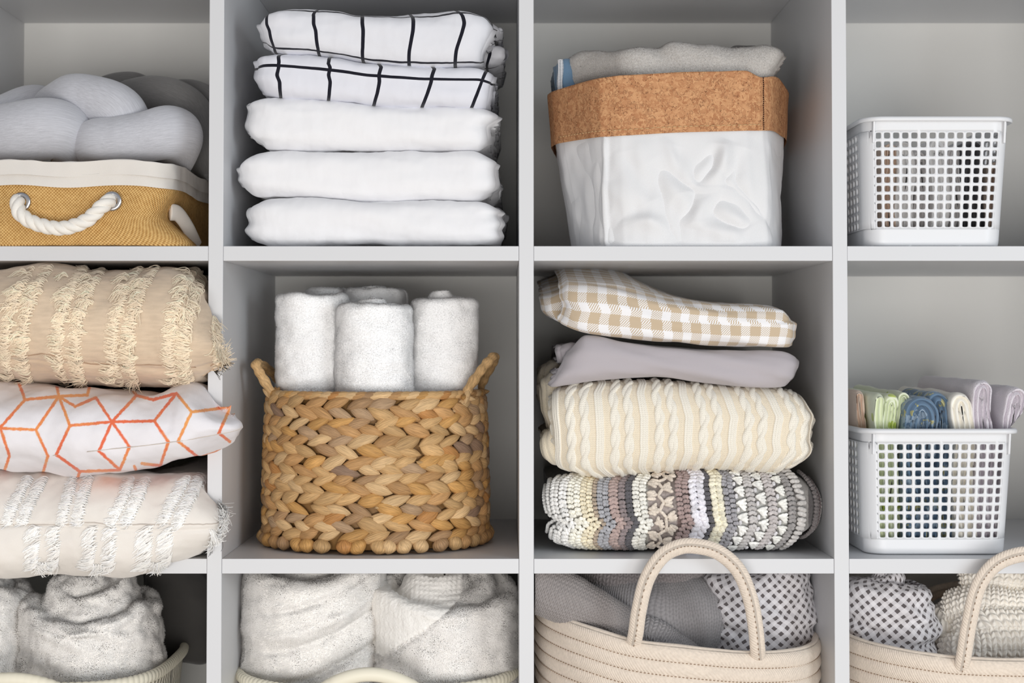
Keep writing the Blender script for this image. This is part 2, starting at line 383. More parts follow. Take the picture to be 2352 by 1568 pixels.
sheet('plain white folded sheet right under the black-lined sheets', M_cotton,
      [(568, 225), (585, 220), (650, 222), (780, 232), (890, 244), (1000, 246), (1110, 247), (1141, 262)], [(568, 310), (590, 344), (700, 347), (850, 346), (1000, 347), (1115, 345), (1141, 330)],
      [(220, 590), (232, 569), (255, 574), (275, 572), (300, 569), (318, 574), (330, 590), (347, 594)], [(246, 1112), (258, 1135), (268, 1141), (280, 1131), (295, 1119), (325, 1120), (347, 1118)], .028, GS,
      extra=[([(1100, 275), (1138, 278)], [(1100, 347), (1138, 345)], [(270, 1100), (345, 1105)], [(270, 1132), (300, 1137), (345, 1128)], .13, .2)])
ink = lin(28, 28, 38)
P_ = .0540
m2 = gridmat('lined_cotton_lower', lin(224, 225, 232), ink, .0575, .0348, .006, .0042, -.14)
sheet('white folded sheet with thin black grid lines, the lower of the two lined ones', m2,
      [(587, 124), (610, 121), (700, 126), (780, 136), (850, 147), (1000, 155), (1100, 156), (1136, 163)], [(587, 215), (650, 222), (780, 232), (890, 243), (1000, 246), (1136, 245)],
      [(120, 604), (130, 587), (150, 592), (175, 590), (195, 600), (219, 604)], [(152, 1115), (163, 1135), (185, 1132), (215, 1124), (245, 1112)], .024, 'lined sheets',
      R=.026, extra=[([(1095, 185), (1136, 190)], [(1095, 243), (1136, 243)], [(185, 1100), (243, 1100)], [(185, 1130), (210, 1137), (243, 1128)], .11, .2)])
m1 = gridmat('lined_cotton_upper', lin(224, 225, 230), ink, .0552, .0166, .0245, .0042, .02)
sheet('white folded sheet with thin black grid lines on top of the sheet stack', m1,
      [(597, 45), (620, 22), (660, 18), (720, 20), (780, 26), (835, 38), (900, 38), (960, 33), (1060, 27), (1110, 30), (1134, 55)], [(597, 100), (615, 117), (700, 125), (760, 133), (840, 145), (950, 152), (1050, 155), (1134, 152)],
      [(20, 622), (40, 600), (60, 598), (80, 606), (100, 610), (118, 614)], [(28, 1105), (45, 1128), (60, 1132), (80, 1126), (100, 1118), (125, 1108), (154, 1103)], .018, 'lined sheets',
      R=.036, extra=[([(1100, 50), (1150, 55)], [(1100, 95), (1150, 90)], [(50, 1105), (92, 1105)], [(50, 1140), (70, 1150), (92, 1142)], .085, .2),
                     ([(1095, 95), (1158, 100)], [(1095, 155), (1158, 152)], [(95, 1100), (152, 1100)], [(95, 1145), (125, 1157), (152, 1140)], .10, .2)])
# ------------------------------------------------------------------ column one, top row: lined burlap box with knot cushions
def rrect(xl, xr, yf, yb, r, n):
    """rounded rectangle in plan, n points from the front-left corner, running right along the front"""
    xl, xr, yf, yb = float(xl), float(xr), float(yf), float(yb); pts = []
    for cx, cy, a0 in ((xr-r, yf+r, -PI/2), (xr-r, yb-r, 0), (xl+r, yb-r, PI/2), (xl+r, yf+r, PI)):
        for a in np.linspace(a0, a0+PI/2, 13): pts.append((cx+r*math.cos(a), cy+r*math.sin(a)))
    p = np.array(pts+[pts[0]]); s = np.concatenate([[0], np.cumsum(np.linalg.norm(np.diff(p, axis=0), axis=1))]); q = np.linspace(0, s[-1], n, endpoint=False)
    return np.stack([np.interp(q, s, p[:, 0]), np.interp(q, s, p[:, 1])], -1)
def wall_loft(plan, zs, n, thick=.003, ztop=None, disp=None, floor_=True):
    """open container wall: plan(f)->(n,2) with f 0 bottom..1 top; outer wall up, lip, inner wall down, floor. returns P (levels, n, 3), UV"""
    fs = np.linspace(0, 1, zs); out = []; zt = ztop
    base = plan(0)
    for f in fs:
        p = plan(f); z = zt(p, f); out.append(np.column_stack([p, z]))
    out = np.array(out); c = out.mean(1, keepdims=True)
    d = out-c; d[..., 2] = 0; d /= np.linalg.norm(d, axis=-1, keepdims=True)
    inner = (out-d*thick)[::-1].copy(); inner[-1:, :, 2] += thick
    P = np.concatenate([out, inner[0:]])
    if floor_:
        ci = inner[-1].mean(0); fl = np.array([inner[-1]*(1-k)+ci*k for k in (.5, .99)]); co = out[0].mean(0); fo = np.array([out[0]*(1-k)+co*k for k in (.99, .5)])
        P = np.concatenate([fo, P, fl])
    s = np.concatenate([[0], np.cumsum(np.linalg.norm(np.diff(out[-1], axis=0), axis=1))])
    zz = np.concatenate([[0], np.cumsum(np.linalg.norm(np.diff(P.mean(1), axis=0), axis=1)+1e-6)])
    if floor_: zz = P[:, :, 2].mean(1)
    UV = np.stack(np.broadcast_arrays(s[None], zz[:, None]), -1).copy()
    return P, UV
def burlap_h(nt, ov, u, v):
    k = 2*PI/.0035
    a = M(nt, 'SINE', M(nt, 'MULTIPLY', u, k)); b = M(nt, 'SINE', M(nt, 'MULTIPLY', v, k)); n = tex(nt, 'ShaderNodeTexNoise', ov, 260, Detail=2)
    return M(nt, 'ADD', M(nt, 'MULTIPLY', a, b), M(nt, 'MULTIPLY', n, 1.6))
def burlap_c(nt, ov, u, v, bc):
    h = burlap_h(nt, ov, u, v); g = nt.nodes.new('ShaderNodeMapRange'); nt.links.new(h, g.inputs[0])
    g.inputs[1].default_value = -.2; g.inputs[2].default_value = 1.6
    return mixc(nt, g.outputs[0], lin(176, 128, 68), lin(238, 198, 132))
M_burlap = mat('burlap', lin(214, 165, 92), rough=.95, spec=.1, colfn=burlap_c, bumps=[(burlap_h, .0007, .8)])
M_linen = mat('linen_trim', lin(226, 221, 214), rough=.95, spec=.1, sheen=.2, bumps=[(b_weave(.0016), .0002, .4), (b_noise(50), .001, .3)])
M_rope = mat('cotton_rope', lin(240, 236, 228), rough=.95, spec=.1, sheen=.3, bumps=[(b_noise(500, 2), .0006, .5)])
M_steel = mat('steel', (.6, .6, .62), rough=.22, spec=.5); M_steel.node_tree.nodes['Principled BSDF'].inputs['Metallic'].default_value = 1
F1 = FZ[1]
box = thing('burlap_box', (X(120), .18, F1), 'ochre burlap storage box with linen-lined edge and white rope handle, in the top left cubby', 'storage box')
NB_ = 420
bx_l, bx_r = X(-150), X(372)
def box_plan(f):
    p = np.roll(rrect(bx_l, bx_r+.004, .004, .352, .03, NB_), -150, 0)
    # slumped right front corner: waist in the middle, spread at the foot
    k = np.exp(-((p[:, 0]-bx_r)/.05)**2)*np.exp(-((p[:, 1]-.02)/.12)**2)
    p[:, 0] += k*(-.020*math.sin(PI*min(1, f*1.35))**2+.026*(1-f)**2.2)
    p[:, 1] += .004*np.sin(p[:, 0]*40+1)*math.sin(PI*f)*np.exp(-((p[:, 1])/.04)**2)
    return p
ztop_box = Z(368, .0)
P, UV = wall_loft(box_plan, 60, NB_, .005, ztop=lambda p, f: F1+.0008+f*(ztop_box-.006-F1)+0*p[:, 0])
P = P+normals(P, cv=True)*(.0022*fbm(P, 18, 3, 4.))[..., None]
mb = MB(); mb.grid(P, cv=True, uv=UV); mb.build('body', M_burlap, box)
# the folded-over lining: upper hem and a lower hem
def trim_plan(off): return lambda f: (lambda p: p+np.column_stack([np.sign(p[:, 0]-(bx_l+bx_r)/2)*0, p[:, 1]*0]) + off*(lambda d: d/np.linalg.norm(d, axis=1)[:, None])((p-p.mean(0))*np.array([.6, 1])))(box_plan(.8+.2*f))
for nm, z0, z1, off in (('lining_hem', Z(428), Z(399), .0045), ('lining_cuff', Z(404), Z(369.5), .0065)):
    P, UV = wall_loft(trim_plan(off), 16, NB_, .008, ztop=lambda p, f, z0=z0, z1=z1: z0+f*(z1-z0)+.0014*np.sin(p[:, 0]*55+p[:, 1]*40), floor_=False)
    P = P+normals(P, cv=True)*(.0012*fbm(P, 30, 2, 6.))[..., None]
    mb = MB(); mb.grid(P, cv=True, uv=UV); tag(mb.build(nm, M_linen, box), 'off-white linen %s round the rim' % nm.split('_')[1])
def torus(mb, c, R, r, nrm=(0, -1, 0), n=32, m=12, flat=1.0):
    a = np.linspace(0, 2*PI, n, endpoint=False); nrm = np.array(nrm, float); nrm /= np.linalg.norm(nrm)
    u = np.cross(nrm, (0, 0, 1)); u /= np.linalg.norm(u); v = np.cross(nrm, u); b = np.linspace(0, 2*PI, m, endpoint=False)
    P = np.array(c)+(np.cos(a)[:, None, None]*u+np.sin(a)[:, None, None]*v)*(R+r*np.cos(b))[None, :, None]+nrm*(r*flat*np.sin(b))[None, :, None]
    mb.grid(P, cu=True, cv=True)
ey = []
for px, py in ((48, 464), (257, 462)):
    mb = MB(); torus(mb, V3(px, py, -.001), .0085, .0026, flat=.7); ey.append(tag(mb.build('eyelet', M_steel, box), 'round silver metal eyelet'))
path = spl([V3(44, 462, .012), V3(40, 464, -.004), V3(46, 490, -.010), V3(82, 513, -.012), V3(140, 524, -.013), V3(195, 508, -.013), V3(232, 476, -.012), V3(250, 462, -.004), V3(252, 460, .012)], 150)
def twisted(mb, path, R, pitch, k=3, ns=10, col=None, fr=.62):
    s = np.concatenate([[0], np.cumsum(np.linalg.norm(np.diff(path, axis=0), axis=1))]); C = sweep(path, R*.46, 60)
    for j in range(k):
        ph = (s/pitch+j/k) % 1*60; i0 = np.floor(ph).astype(int) % 60; f = (ph-np.floor(ph))[:, None]
        q = C[np.arange(len(path)), i0]*(1-f)+C[np.arange(len(path)), (i0+1) % 60]*f
        tube(mb, q, R*fr, ns, col=col)
mb = MB(); twisted(mb, path, .0078, .034); o = mb.build('rope_handle', M_rope, box); tag(o, 'twisted white cotton rope handle')
# side handle loop, slipped down the right side
mb = MB(); tube(mb, spl([V3(392, 487, .05), V3(410, 492, .06), V3(433, 525, .075), V3(452, 566, .09)], 40), .0065, 12, flat=(1.5, .45))
tag(mb.build('side_tab', M_linen, box), 'off-white fabric tab on the right side')

def melange(nt, ov, u, v, bc):
    mp = nt.nodes.new('ShaderNodeCombineXYZ'); nt.links.new(M(nt, 'MULTIPLY', u, 110), mp.inputs[0]); nt.links.new(M(nt, 'MULTIPLY', v, 900), mp.inputs[1])
    n = tex(nt, 'ShaderNodeTexNoise', mp.outputs[0], 1, Detail=4, Roughness=.75); g = nt.nodes.new('ShaderNodeMapRange'); g.inputs[1].default_value = .3; g.inputs[2].default_value = .7; g.inputs[3].default_value = .82; g.inputs[4].default_value = 1.14
    nt.links.new(n, g.inputs[0]); vm = nt.nodes.new('ShaderNodeVectorMath'); vm.operation = 'SCALE'; nt.links.new(bc, vm.inputs[0]); nt.links.new(g.outputs[0], vm.inputs['Scale']); return vm.outputs[0]
M_jersey = mat('grey_jersey', lin(196, 197, 203), rough=.92, spec=.1, sheen=.35, colfn=melange, bumps=[(b_noise(700, 2), .0004, .35)])
M_jersey_d = mat('dark_grey_jersey', lin(128, 127, 126), rough=.92, spec=.1, sheen=.3, colfn=melange, bumps=[(b_noise(700, 2), .0004, .35)])
def lobe(mb, pts, r, ns=48, n=90, sq=1.0):
    path = spl(pts, n); k = len(pts); rr = spl([(q, 0, 0) for q in (r if np.ndim(r) else [r]*k)], n)[:, 0]
    P = sweep(path, rr, ns, flat=(1, 1)); c = P.mean(1)
    caps0, caps1 = [], []
    for a in np.linspace(0, 1, 9)[1:]:
        t0 = path[0]-path[2]; t0 /= np.linalg.norm(t0); t1 = path[-1]-path[-3]; t1 /= np.linalg.norm(t1)
        caps0.append(c[0]+(P[0]-c[0])*max(.01, math.cos(a*PI/2))+t0*rr[0]*math.sin(a*PI/2)); caps1.append(c[-1]+(P[-1]-c[-1])*max(.01, math.cos(a*PI/2))+t1*rr[-1]*math.sin(a*PI/2))
    P = np.concatenate([np.array(caps0)[::-1], P, np.array(caps1)])
    N = -normals(P, cv=True); P = P+N*(.0012*fbm(P, 18, 2, 2.))[..., None]
    s = np.concatenate([[0], np.cumsum(np.linalg.norm(np.diff(P.mean(1), axis=0), axis=1))])
    uv = np.stack(np.broadcast_arrays(s[:, None], np.linspace(0, 2*PI, ns)[None]*np.mean(rr)), -1)
    mb.grid(P, cv=True, uv=uv, flip=True)
mb = MB()
# one continuous padded tube, looped over itself
lobe(mb, [V3(-90, 345, .10), V3(-10, 318, .075), V3(60, 303, .06), V3(130, 298, .06), V3(165, 330, .09), V3(170, 372, .13)], [.034, .036, .0365, .0345, .031, .026])
lobe(mb, [V3(100, 300, .19), V3(122, 250, .15), V3(165, 226, .10), V3(215, 228, .085), V3(270, 252, .075), V3(292, 300, .085), V3(300, 350, .12)], [.024, .025, .027, .028, .0295, .029, .026])
lobe(mb, [V3(215, 345, .10), V3(222, 325, .062), V3(270, 322, .052), V3(330, 315, .052), V3(390, 305, .058), V3(405, 320, .085), V3(395, 360, .13)], [.024, .0265, .0275, .0285, .0305, .0305, .028], sq=1)
lobe(mb, [V3(150, 262, .2), V3(100, 244, .18), V3(60, 250, .16), V3(10, 280, .15), V3(-40, 330, .15)], [.02, .024, .027, .03, .03])
clampx(mb, lo=UX[0]+T/2+.002)
o = mb.build('knot_cushion', M_jersey); tag(o, 'light grey jersey knot cushion of thick looped tubes at the front of the burlap box', 'cushion')
mb = MB()
lobe(mb, [V3(210, 240, .27), V3(250, 212, .26), V3(310, 204, .25), V3(360, 240, .25)], [.02, .021, .021, .02])
lobe(mb, [V3(300, 222, .21), V3(350, 222, .19), V3(400, 232, .18), V3(440, 262, .18), V3(470, 330, .18), V3(478, 370, .2)], [.022, .026, .0265, .026, .026, .024])
lobe(mb, [V3(418, 218, .24), V3(455, 228, .225), V3(490, 262, .22), V3(500, 320, .22)], [.02, .022, .023, .022])
clampx(mb, hi=UX[1]-T/2-.002)
o = mb.build('knot_cushion', M_jersey_d); tag(o, 'darker grey knot cushion lying behind the light grey one', 'cushion')
mb = MB(); g = fold([(300, 372), (480, 372)], [(300, 440), (480, 440)], [(372, 300), (440, 300)], [(372, 448), (440, 448)], .05, .28, R=.012, nu=60, nf=30, wr=[((20, 10, 20), .004)], hook=lambda P: np.stack([np.minimum(P[..., 0], bx_r-.018), P[..., 1], P[..., 2]], -1))
addfold(mb, g); o = mb.build('folded_fabric', M_jersey_d); tag(o, 'dark grey folded fabric tucked at the right side of the burlap box', 'fabric')

# ------------------------------------------------------------------ column three, top row: canvas bin with cork cuff
def cork_c(nt, ov, u, v, bc):
    v1 = nt.nodes.new('ShaderNodeTexVoronoi'); v1.inputs['Scale'].default_value = 270
    wn = tex(nt, 'ShaderNodeTexNoise', ov, 120, out=1, Detail=2); ad = nt.nodes.new('ShaderNodeVectorMath'); ad.operation = 'MULTIPLY_ADD'; nt.links.new(wn, ad.inputs[0]); ad.inputs[1].default_value = (.02, .02, .02); nt.links.new(ov, ad.inputs[2])
    nt.links.new(ad.outputs[0], v1.inputs['Vector']); sp = nt.nodes.new('ShaderNodeSeparateColor'); nt.links.new(v1.outputs['Color'], sp.inputs[0])
    a = mixc(nt, sp.outputs[0], lin(172, 118, 80), lin(206, 156, 112))
    v2 = nt.nodes.new('ShaderNodeTexVoronoi'); v2.feature = 'DISTANCE_TO_EDGE'; v2.inputs['Scale'].default_value = 270; nt.links.new(ad.outputs[0], v2.inputs['Vector'])
    e = M(nt, 'LESS_THAN', v2.outputs['Distance'], .035); nz = tex(nt, 'ShaderNodeTexNoise', ov, 90, Detail=4)
    e = M(nt, 'MULTIPLY', e, M(nt, 'GREATER_THAN', nz, .50)); a = mixc(nt, M(nt, 'MULTIPLY', e, .65), a, lin(84, 48, 28))
    n3 = tex(nt, 'ShaderNodeTexNoise', ov, 420, Detail=2); a = mixc(nt, M(nt, 'MULTIPLY', M(nt, 'GREATER_THAN', n3, .66), .6), a, lin(96, 58, 34))
    return mixc(nt, M(nt, 'MULTIPLY', M(nt, 'LESS_THAN', n3, .34), .35), a, lin(224, 178, 130))
M_cork = mat('cork', lin(190, 132, 84), rough=.75, spec=.25, colfn=cork_c, bumps=[(b_noise(300, 3), .0005, .35)])
M_canvas = mat('white_canvas', lin(226, 226, 227), rough=.95, spec=.12, sheen=.2, bumps=[(b_weave(.0018), .00022, .4)])
M_thread = mat('dark_thread', lin(70, 40, 24), rough=.9); M_thread2 = mat('pale_thread', lin(214, 178, 130), rough=.9)
def poly_plan(pts, n, smooth=1):
    """pts: (x, y) corners in metres, corners slightly rounded, resampled"""
    p = np.array(pts, float)
    for _ in range(smooth):
        q = []
        for i in range(len(p)):
            a, b = p[i], p[(i+1) % len(p)]; q += [a*.88+b*.12, a*.12+b*.88]
        p = np.array(q)
    p = np.concatenate([p, p[:1]]); s = np.concatenate([[0], np.cumsum(np.linalg.norm(np.diff(p, axis=0), axis=1))]); q = np.linspace(0, s[-1], n, endpoint=False)
    return np.stack([np.interp(q, s, p[:, 0]), np.interp(q, s, p[:, 1])], -1)
cuff_c = [(1266, .125), (1392, .022), (1752, .034), (1805, .125), (1790, .30), (1290, .31)]
foot_c = [(1318, .12), (1396, .012), (1764, .012), (1795, .09), (1780, .29), (1318, .30)]
def bin_plan(f, off=0.0, n=500):
    c = [(X(a[0]*f+b[0]*(1-f), a[1]*f+b[1]*(1-f)), a[1]*f+b[1]*(1-f)) for a, b in zip(cuff_c, foot_c)]
    p = poly_plan(c, n, 2)
    if off: d = p-p.mean(0); p = p+off*d/np.linalg.norm(d, axis=1)[:, None]
    return p
ctop = curve([(X(1266, .125), Z(214, .125)), (X(1320, .08), Z(199, .08)), (X(1430, .03), Z(176, .03)), (X(1600, .03), Z(168, .03)), (X(1712, .034), Z(164, .034)), (X(1752, .04), Z(179, .04)), (X(1785, .09), Z(184, .09)), (X(1805, .125), Z(209, .125))])
cbot = curve([(X(1281, .125), Z(334, .125)), (X(1310, .08), Z(324, .08)), (X(1395, .02), Z(312, .02)), (X(1560, .03), Z(306, .03)), (X(1700, .034), Z(302, .034)), (X(1757, .04), Z(300, .04)), (X(1775, .09), Z(308, .09)), (X(1791, .125), Z(320, .125))])
cbin = thing('cork_cuffed_bin', (X(1540), .15, F1), 'white canvas bin with a wide cork cuff and a grey towel on top', 'storage bin')
z_mid = Z(310, .03)
P, UV = wall_loft(lambda f: bin_plan(f**1.15*.96), 170, 500, .003, ztop=lambda p, f: F1+.0008+f*(z_mid+.012-F1)+0*p[:, 0])
nf_ = 172
fr = np.exp(-((P[..., 1]-.01)/.06)**2); wq = np.stack([noise(P*22, 1.), noise(P*22, 2.)], -1)*.055; f_ = np.clip((P[..., 2]-F1)/(z_mid-F1), 0, 1); uu = (P[..., 0]-X(1395))/(X(1750)-X(1395))+wq[..., 0]; uo_ = uu-wq[..., 0]
def crease(u0, f0, u1, f1, wd, am):
    """a soft valley or ridge between two points of the front"""
    ax, ay = uu-u0, f_+wq[..., 1]-f0; bx, by = u1-u0, f1-f0; t = np.clip((ax*bx+ay*by)/(bx*bx+by*by), 0, 1); dd = np.hypot(ax-bx*t, (ay-by*t)*.8)
    return .9*am*np.exp(-(dd/(wd*1.25))**2)*np.sin(PI*(.02+.96*t))**1.0
D = crease(.42, .95, .62, .45, .045, -.008)+crease(.30, .75, .60, .22, .06, .008)+crease(.80, .98, .68, .55, .05, -.008)+crease(.72, .93, .60, .55, .04, .008)+crease(.60, .48, .58, .15, .05, -.010)+crease(.02, .35, .28, .28, .07, .005)+crease(.12, .82, .30, .40, .05, .006) \
  +crease(.68, .40, .98, .15, .05, .009)+crease(.55, .22, .95, .06, .06, -.006)+crease(.10, .25, .42, .12, .05, -.007)+crease(.05, .6, .12, .2, .05, -.004)+crease(.92, .9, .75, .5, .045, .006)+crease(.5, .9, .52, .6, .03, .004)
D = D*fr-.006*np.exp(-((uo_)/.012)**2)*fr*np.clip(1-f_*.1, 0, 1)+.0050*fbm(P, (17, 12, 9), 3, 9.)+.0042*fr*(np.clip(1-np.abs(fbm(np.stack([P[..., 0]*.8+P[..., 2]*.6, P[..., 1], P[..., 2]*.7-P[..., 0]*.5], -1), (17, 7, 7), 1, 4.))*2.2, 0, 1)**2-.3)*np.sin(PI*np.clip(f_, 0, 1))
Nn = normals(P, cv=True); P = P+Nn*(D*sst(0, .06, f_)*sst(1.08, .9, f_))[..., None]
mb = MB(); mb.grid(P, cv=True, uv=UV); mb.build('body', M_canvas, cbin)
def cuff(f0, f1, nl, off, t): 
    return wall_loft(lambda f: bin_plan(.93+.07*f, off+.003*f), nl, 500, t, ztop=lambda p, f: cbot(p[:, 0])*(1-f)+ctop(p[:, 0])*f, floor_=False)
P, UV = cuff(0, 1, 30, .0035, .004); P = P+normals(P, cv=True)*(.0010*fbm(P, 16, 2, 3.))[..., None]
mb = MB(); mb.grid(P, cv=True, uv=UV); cf_ = mb.build('cork_cuff', M_cork, cbin); tag(cf_, 'wide brown speckled cork cuff folded down around the rim')
# stitched seam: dark vertical and pale line along the hem
pl = bin_plan(.97, .0085)
mb = MB(); i = np.argmin(np.abs(pl[:, 0]-X(1752, .034))+np.abs(pl[:, 1]-.036)*2); x_, y_ = pl[i]
zz = np.linspace(cbot(x_), ctop(x_), 26)
for k in range(25): tube(mb, [(x_, y_-.0006, zz[k]), (x_+.0003*math.sin(k), y_-.0008, zz[k]*.25+zz[k+1]*.75)], .0007, 6)
mb.build('cuff_seam', M_thread, cf_)
mb = MB()
pl = bin_plan(.945, .0062)
sel = [q for q in range(len(pl)) if pl[q][1] < .1 and X(1285, .1) < pl[q][0] < X(1745, .03)]; sel.sort(key=lambda q: pl[q][0])
for q in sel[::3]:
    a, b = pl[q], pl[(q+2) % len(pl)]; tube(mb, [(a[0], a[1]-.0006, cbot(a[0])+.0062), (b[0], b[1]-.0006, cbot(b[0])+.0062)], .00045, 5)
mb.build('hem_stitching', M_thread2, cf_)
# towels and cloths standing in it
M_tow_g = mat('grey_terry', lin(190, 186, 181), rough=.97, spec=.05, sheen=.4, bumps=[(b_noise(650, 2), .0012, .8)], colfn=mul_noise(500, .86, 1.08))
M_tow_d = mat('dark_grey_cloth', lin(112, 110, 108), rough=.97, spec=.05, sheen=.3, bumps=[(b_noise(500, 2), .001, .6)])
M_tow_b = mat('blue_cloth', lin(106, 134, 160), rough=.95, spec=.08, sheen=.3, bumps=[(b_noise(500, 2), .0008, .6)])
g = fold([(1308, 106), (1340, 99), (1440, 110), (1500, 105), (1545, 98), (1620, 106), (1700, 106), (1770, 103), (1804, 115)], [(1308, 195), (1340, 182), (1430, 190), (1500, 230), (1700, 230), (1804, 200)],
         [(99, 1314), (118, 1308), (150, 1315), (180, 1318), (230, 1330)], [(102, 1790), (112, 1804), (125, 1802), (145, 1788), (165, 1775), (190, 1765)], .058, .20, R=.03, nu=260, nf=90, pn=2.6, wr=[((16, 12, 22), .0035)], endw=.02, hook=lambda P: P+np.array([0, 1, 0])*(.062*sst(X(1460, .06), X(1312, .06), P[..., 0]))[..., None],
         disp=lambda P, UV: -.004*np.exp(-(((P[..., 0]-X(1535, .06))+(P[..., 2]-Z(140, .06))*.5)/.012)**2)*sst(Z(190, .06), Z(120, .06), P[..., 2])+.003*np.exp(-(((P[..., 0]-X(1640, .06))+(P[..., 2]-Z(140, .06))*.3)/.02)**2))
mb = MB(); addfold(mb, g); pile(mb, g['P'], g['N'], 26000, .0013, .00035, rng, mask=g['front']+.05, mi=1)
o = mb.build('folded_towel', [M_tow_g, mat('grey_terry_loops', lin(202, 197, 192), rough=.97, spec=.05)]); tag(o, 'grey terry towel folded over the top of the cork-cuffed bin', 'towel')
g = fold([(1280, 140), (1300, 135), (1330, 137)], [(1280, 230), (1330, 230)], [(135, 1284), (150, 1279), (230, 1286)], [(135, 1330), (230, 1332)], .128, .15, R=.012, nu=60, nf=60, wr=[((20, 20, 20), .002)], endw=.008)
mb = MB(); addfold(mb, g); cloth = mb.build('folded_cloth', M_tow_b); tag(cloth, 'blue cloth with white serged edge beside the grey towel in the cork-cuffed bin', 'cloth')
mb = MB()
for k in range(22):
    z = Z(140+k*3.3, .13); x = X(1287+1.5*math.sin(k*.3), .13); tube(mb, [(x-.0032, .1265, z), (x, .1250, z+.0004), (x+.0032, .1265, z+.0003)], .0006, 5)
for dx in (-3.4, 3.4): tube(mb, [(X(1287+dx, .13), .1262, Z(138+k*7, .13)) for k in range(12)], .0006, 5)
tag(mb.build('serged_edge', M_cotton, cloth), 'white serged edge stitching')
g = fold([(1303, 142), (1330, 140)], [(1303, 230), (1330, 230)], [(140, 1305), (150, 1301), (230, 1306)], [(140, 1345), (230, 1345)], .135, .14, R=.010, nu=50, nf=50, wr=[((20, 20, 20), .002)], endw=.006)
mb = MB(); addfold(mb, g); tag(mb.build('folded_cloth', M_tow_d), 'dark grey cloth squeezed between the blue cloth and the grey towel', 'cloth')
g = fold([(1680, 105), (1775, 101)], [(1680, 200), (1775, 200)], [(105, 1680), (200, 1680)], [(105, 1772), (150, 1782), (200, 1778)], .16, .12, R=.015, nu=50, nf=50, wr=[((20, 20, 20), .002)], endw=.006)
mb = MB(); addfold(mb, g); tag(mb.build('folded_cloth', M_tow_d), 'dark grey cloth behind the grey towel, at the right end of the bin', 'cloth')

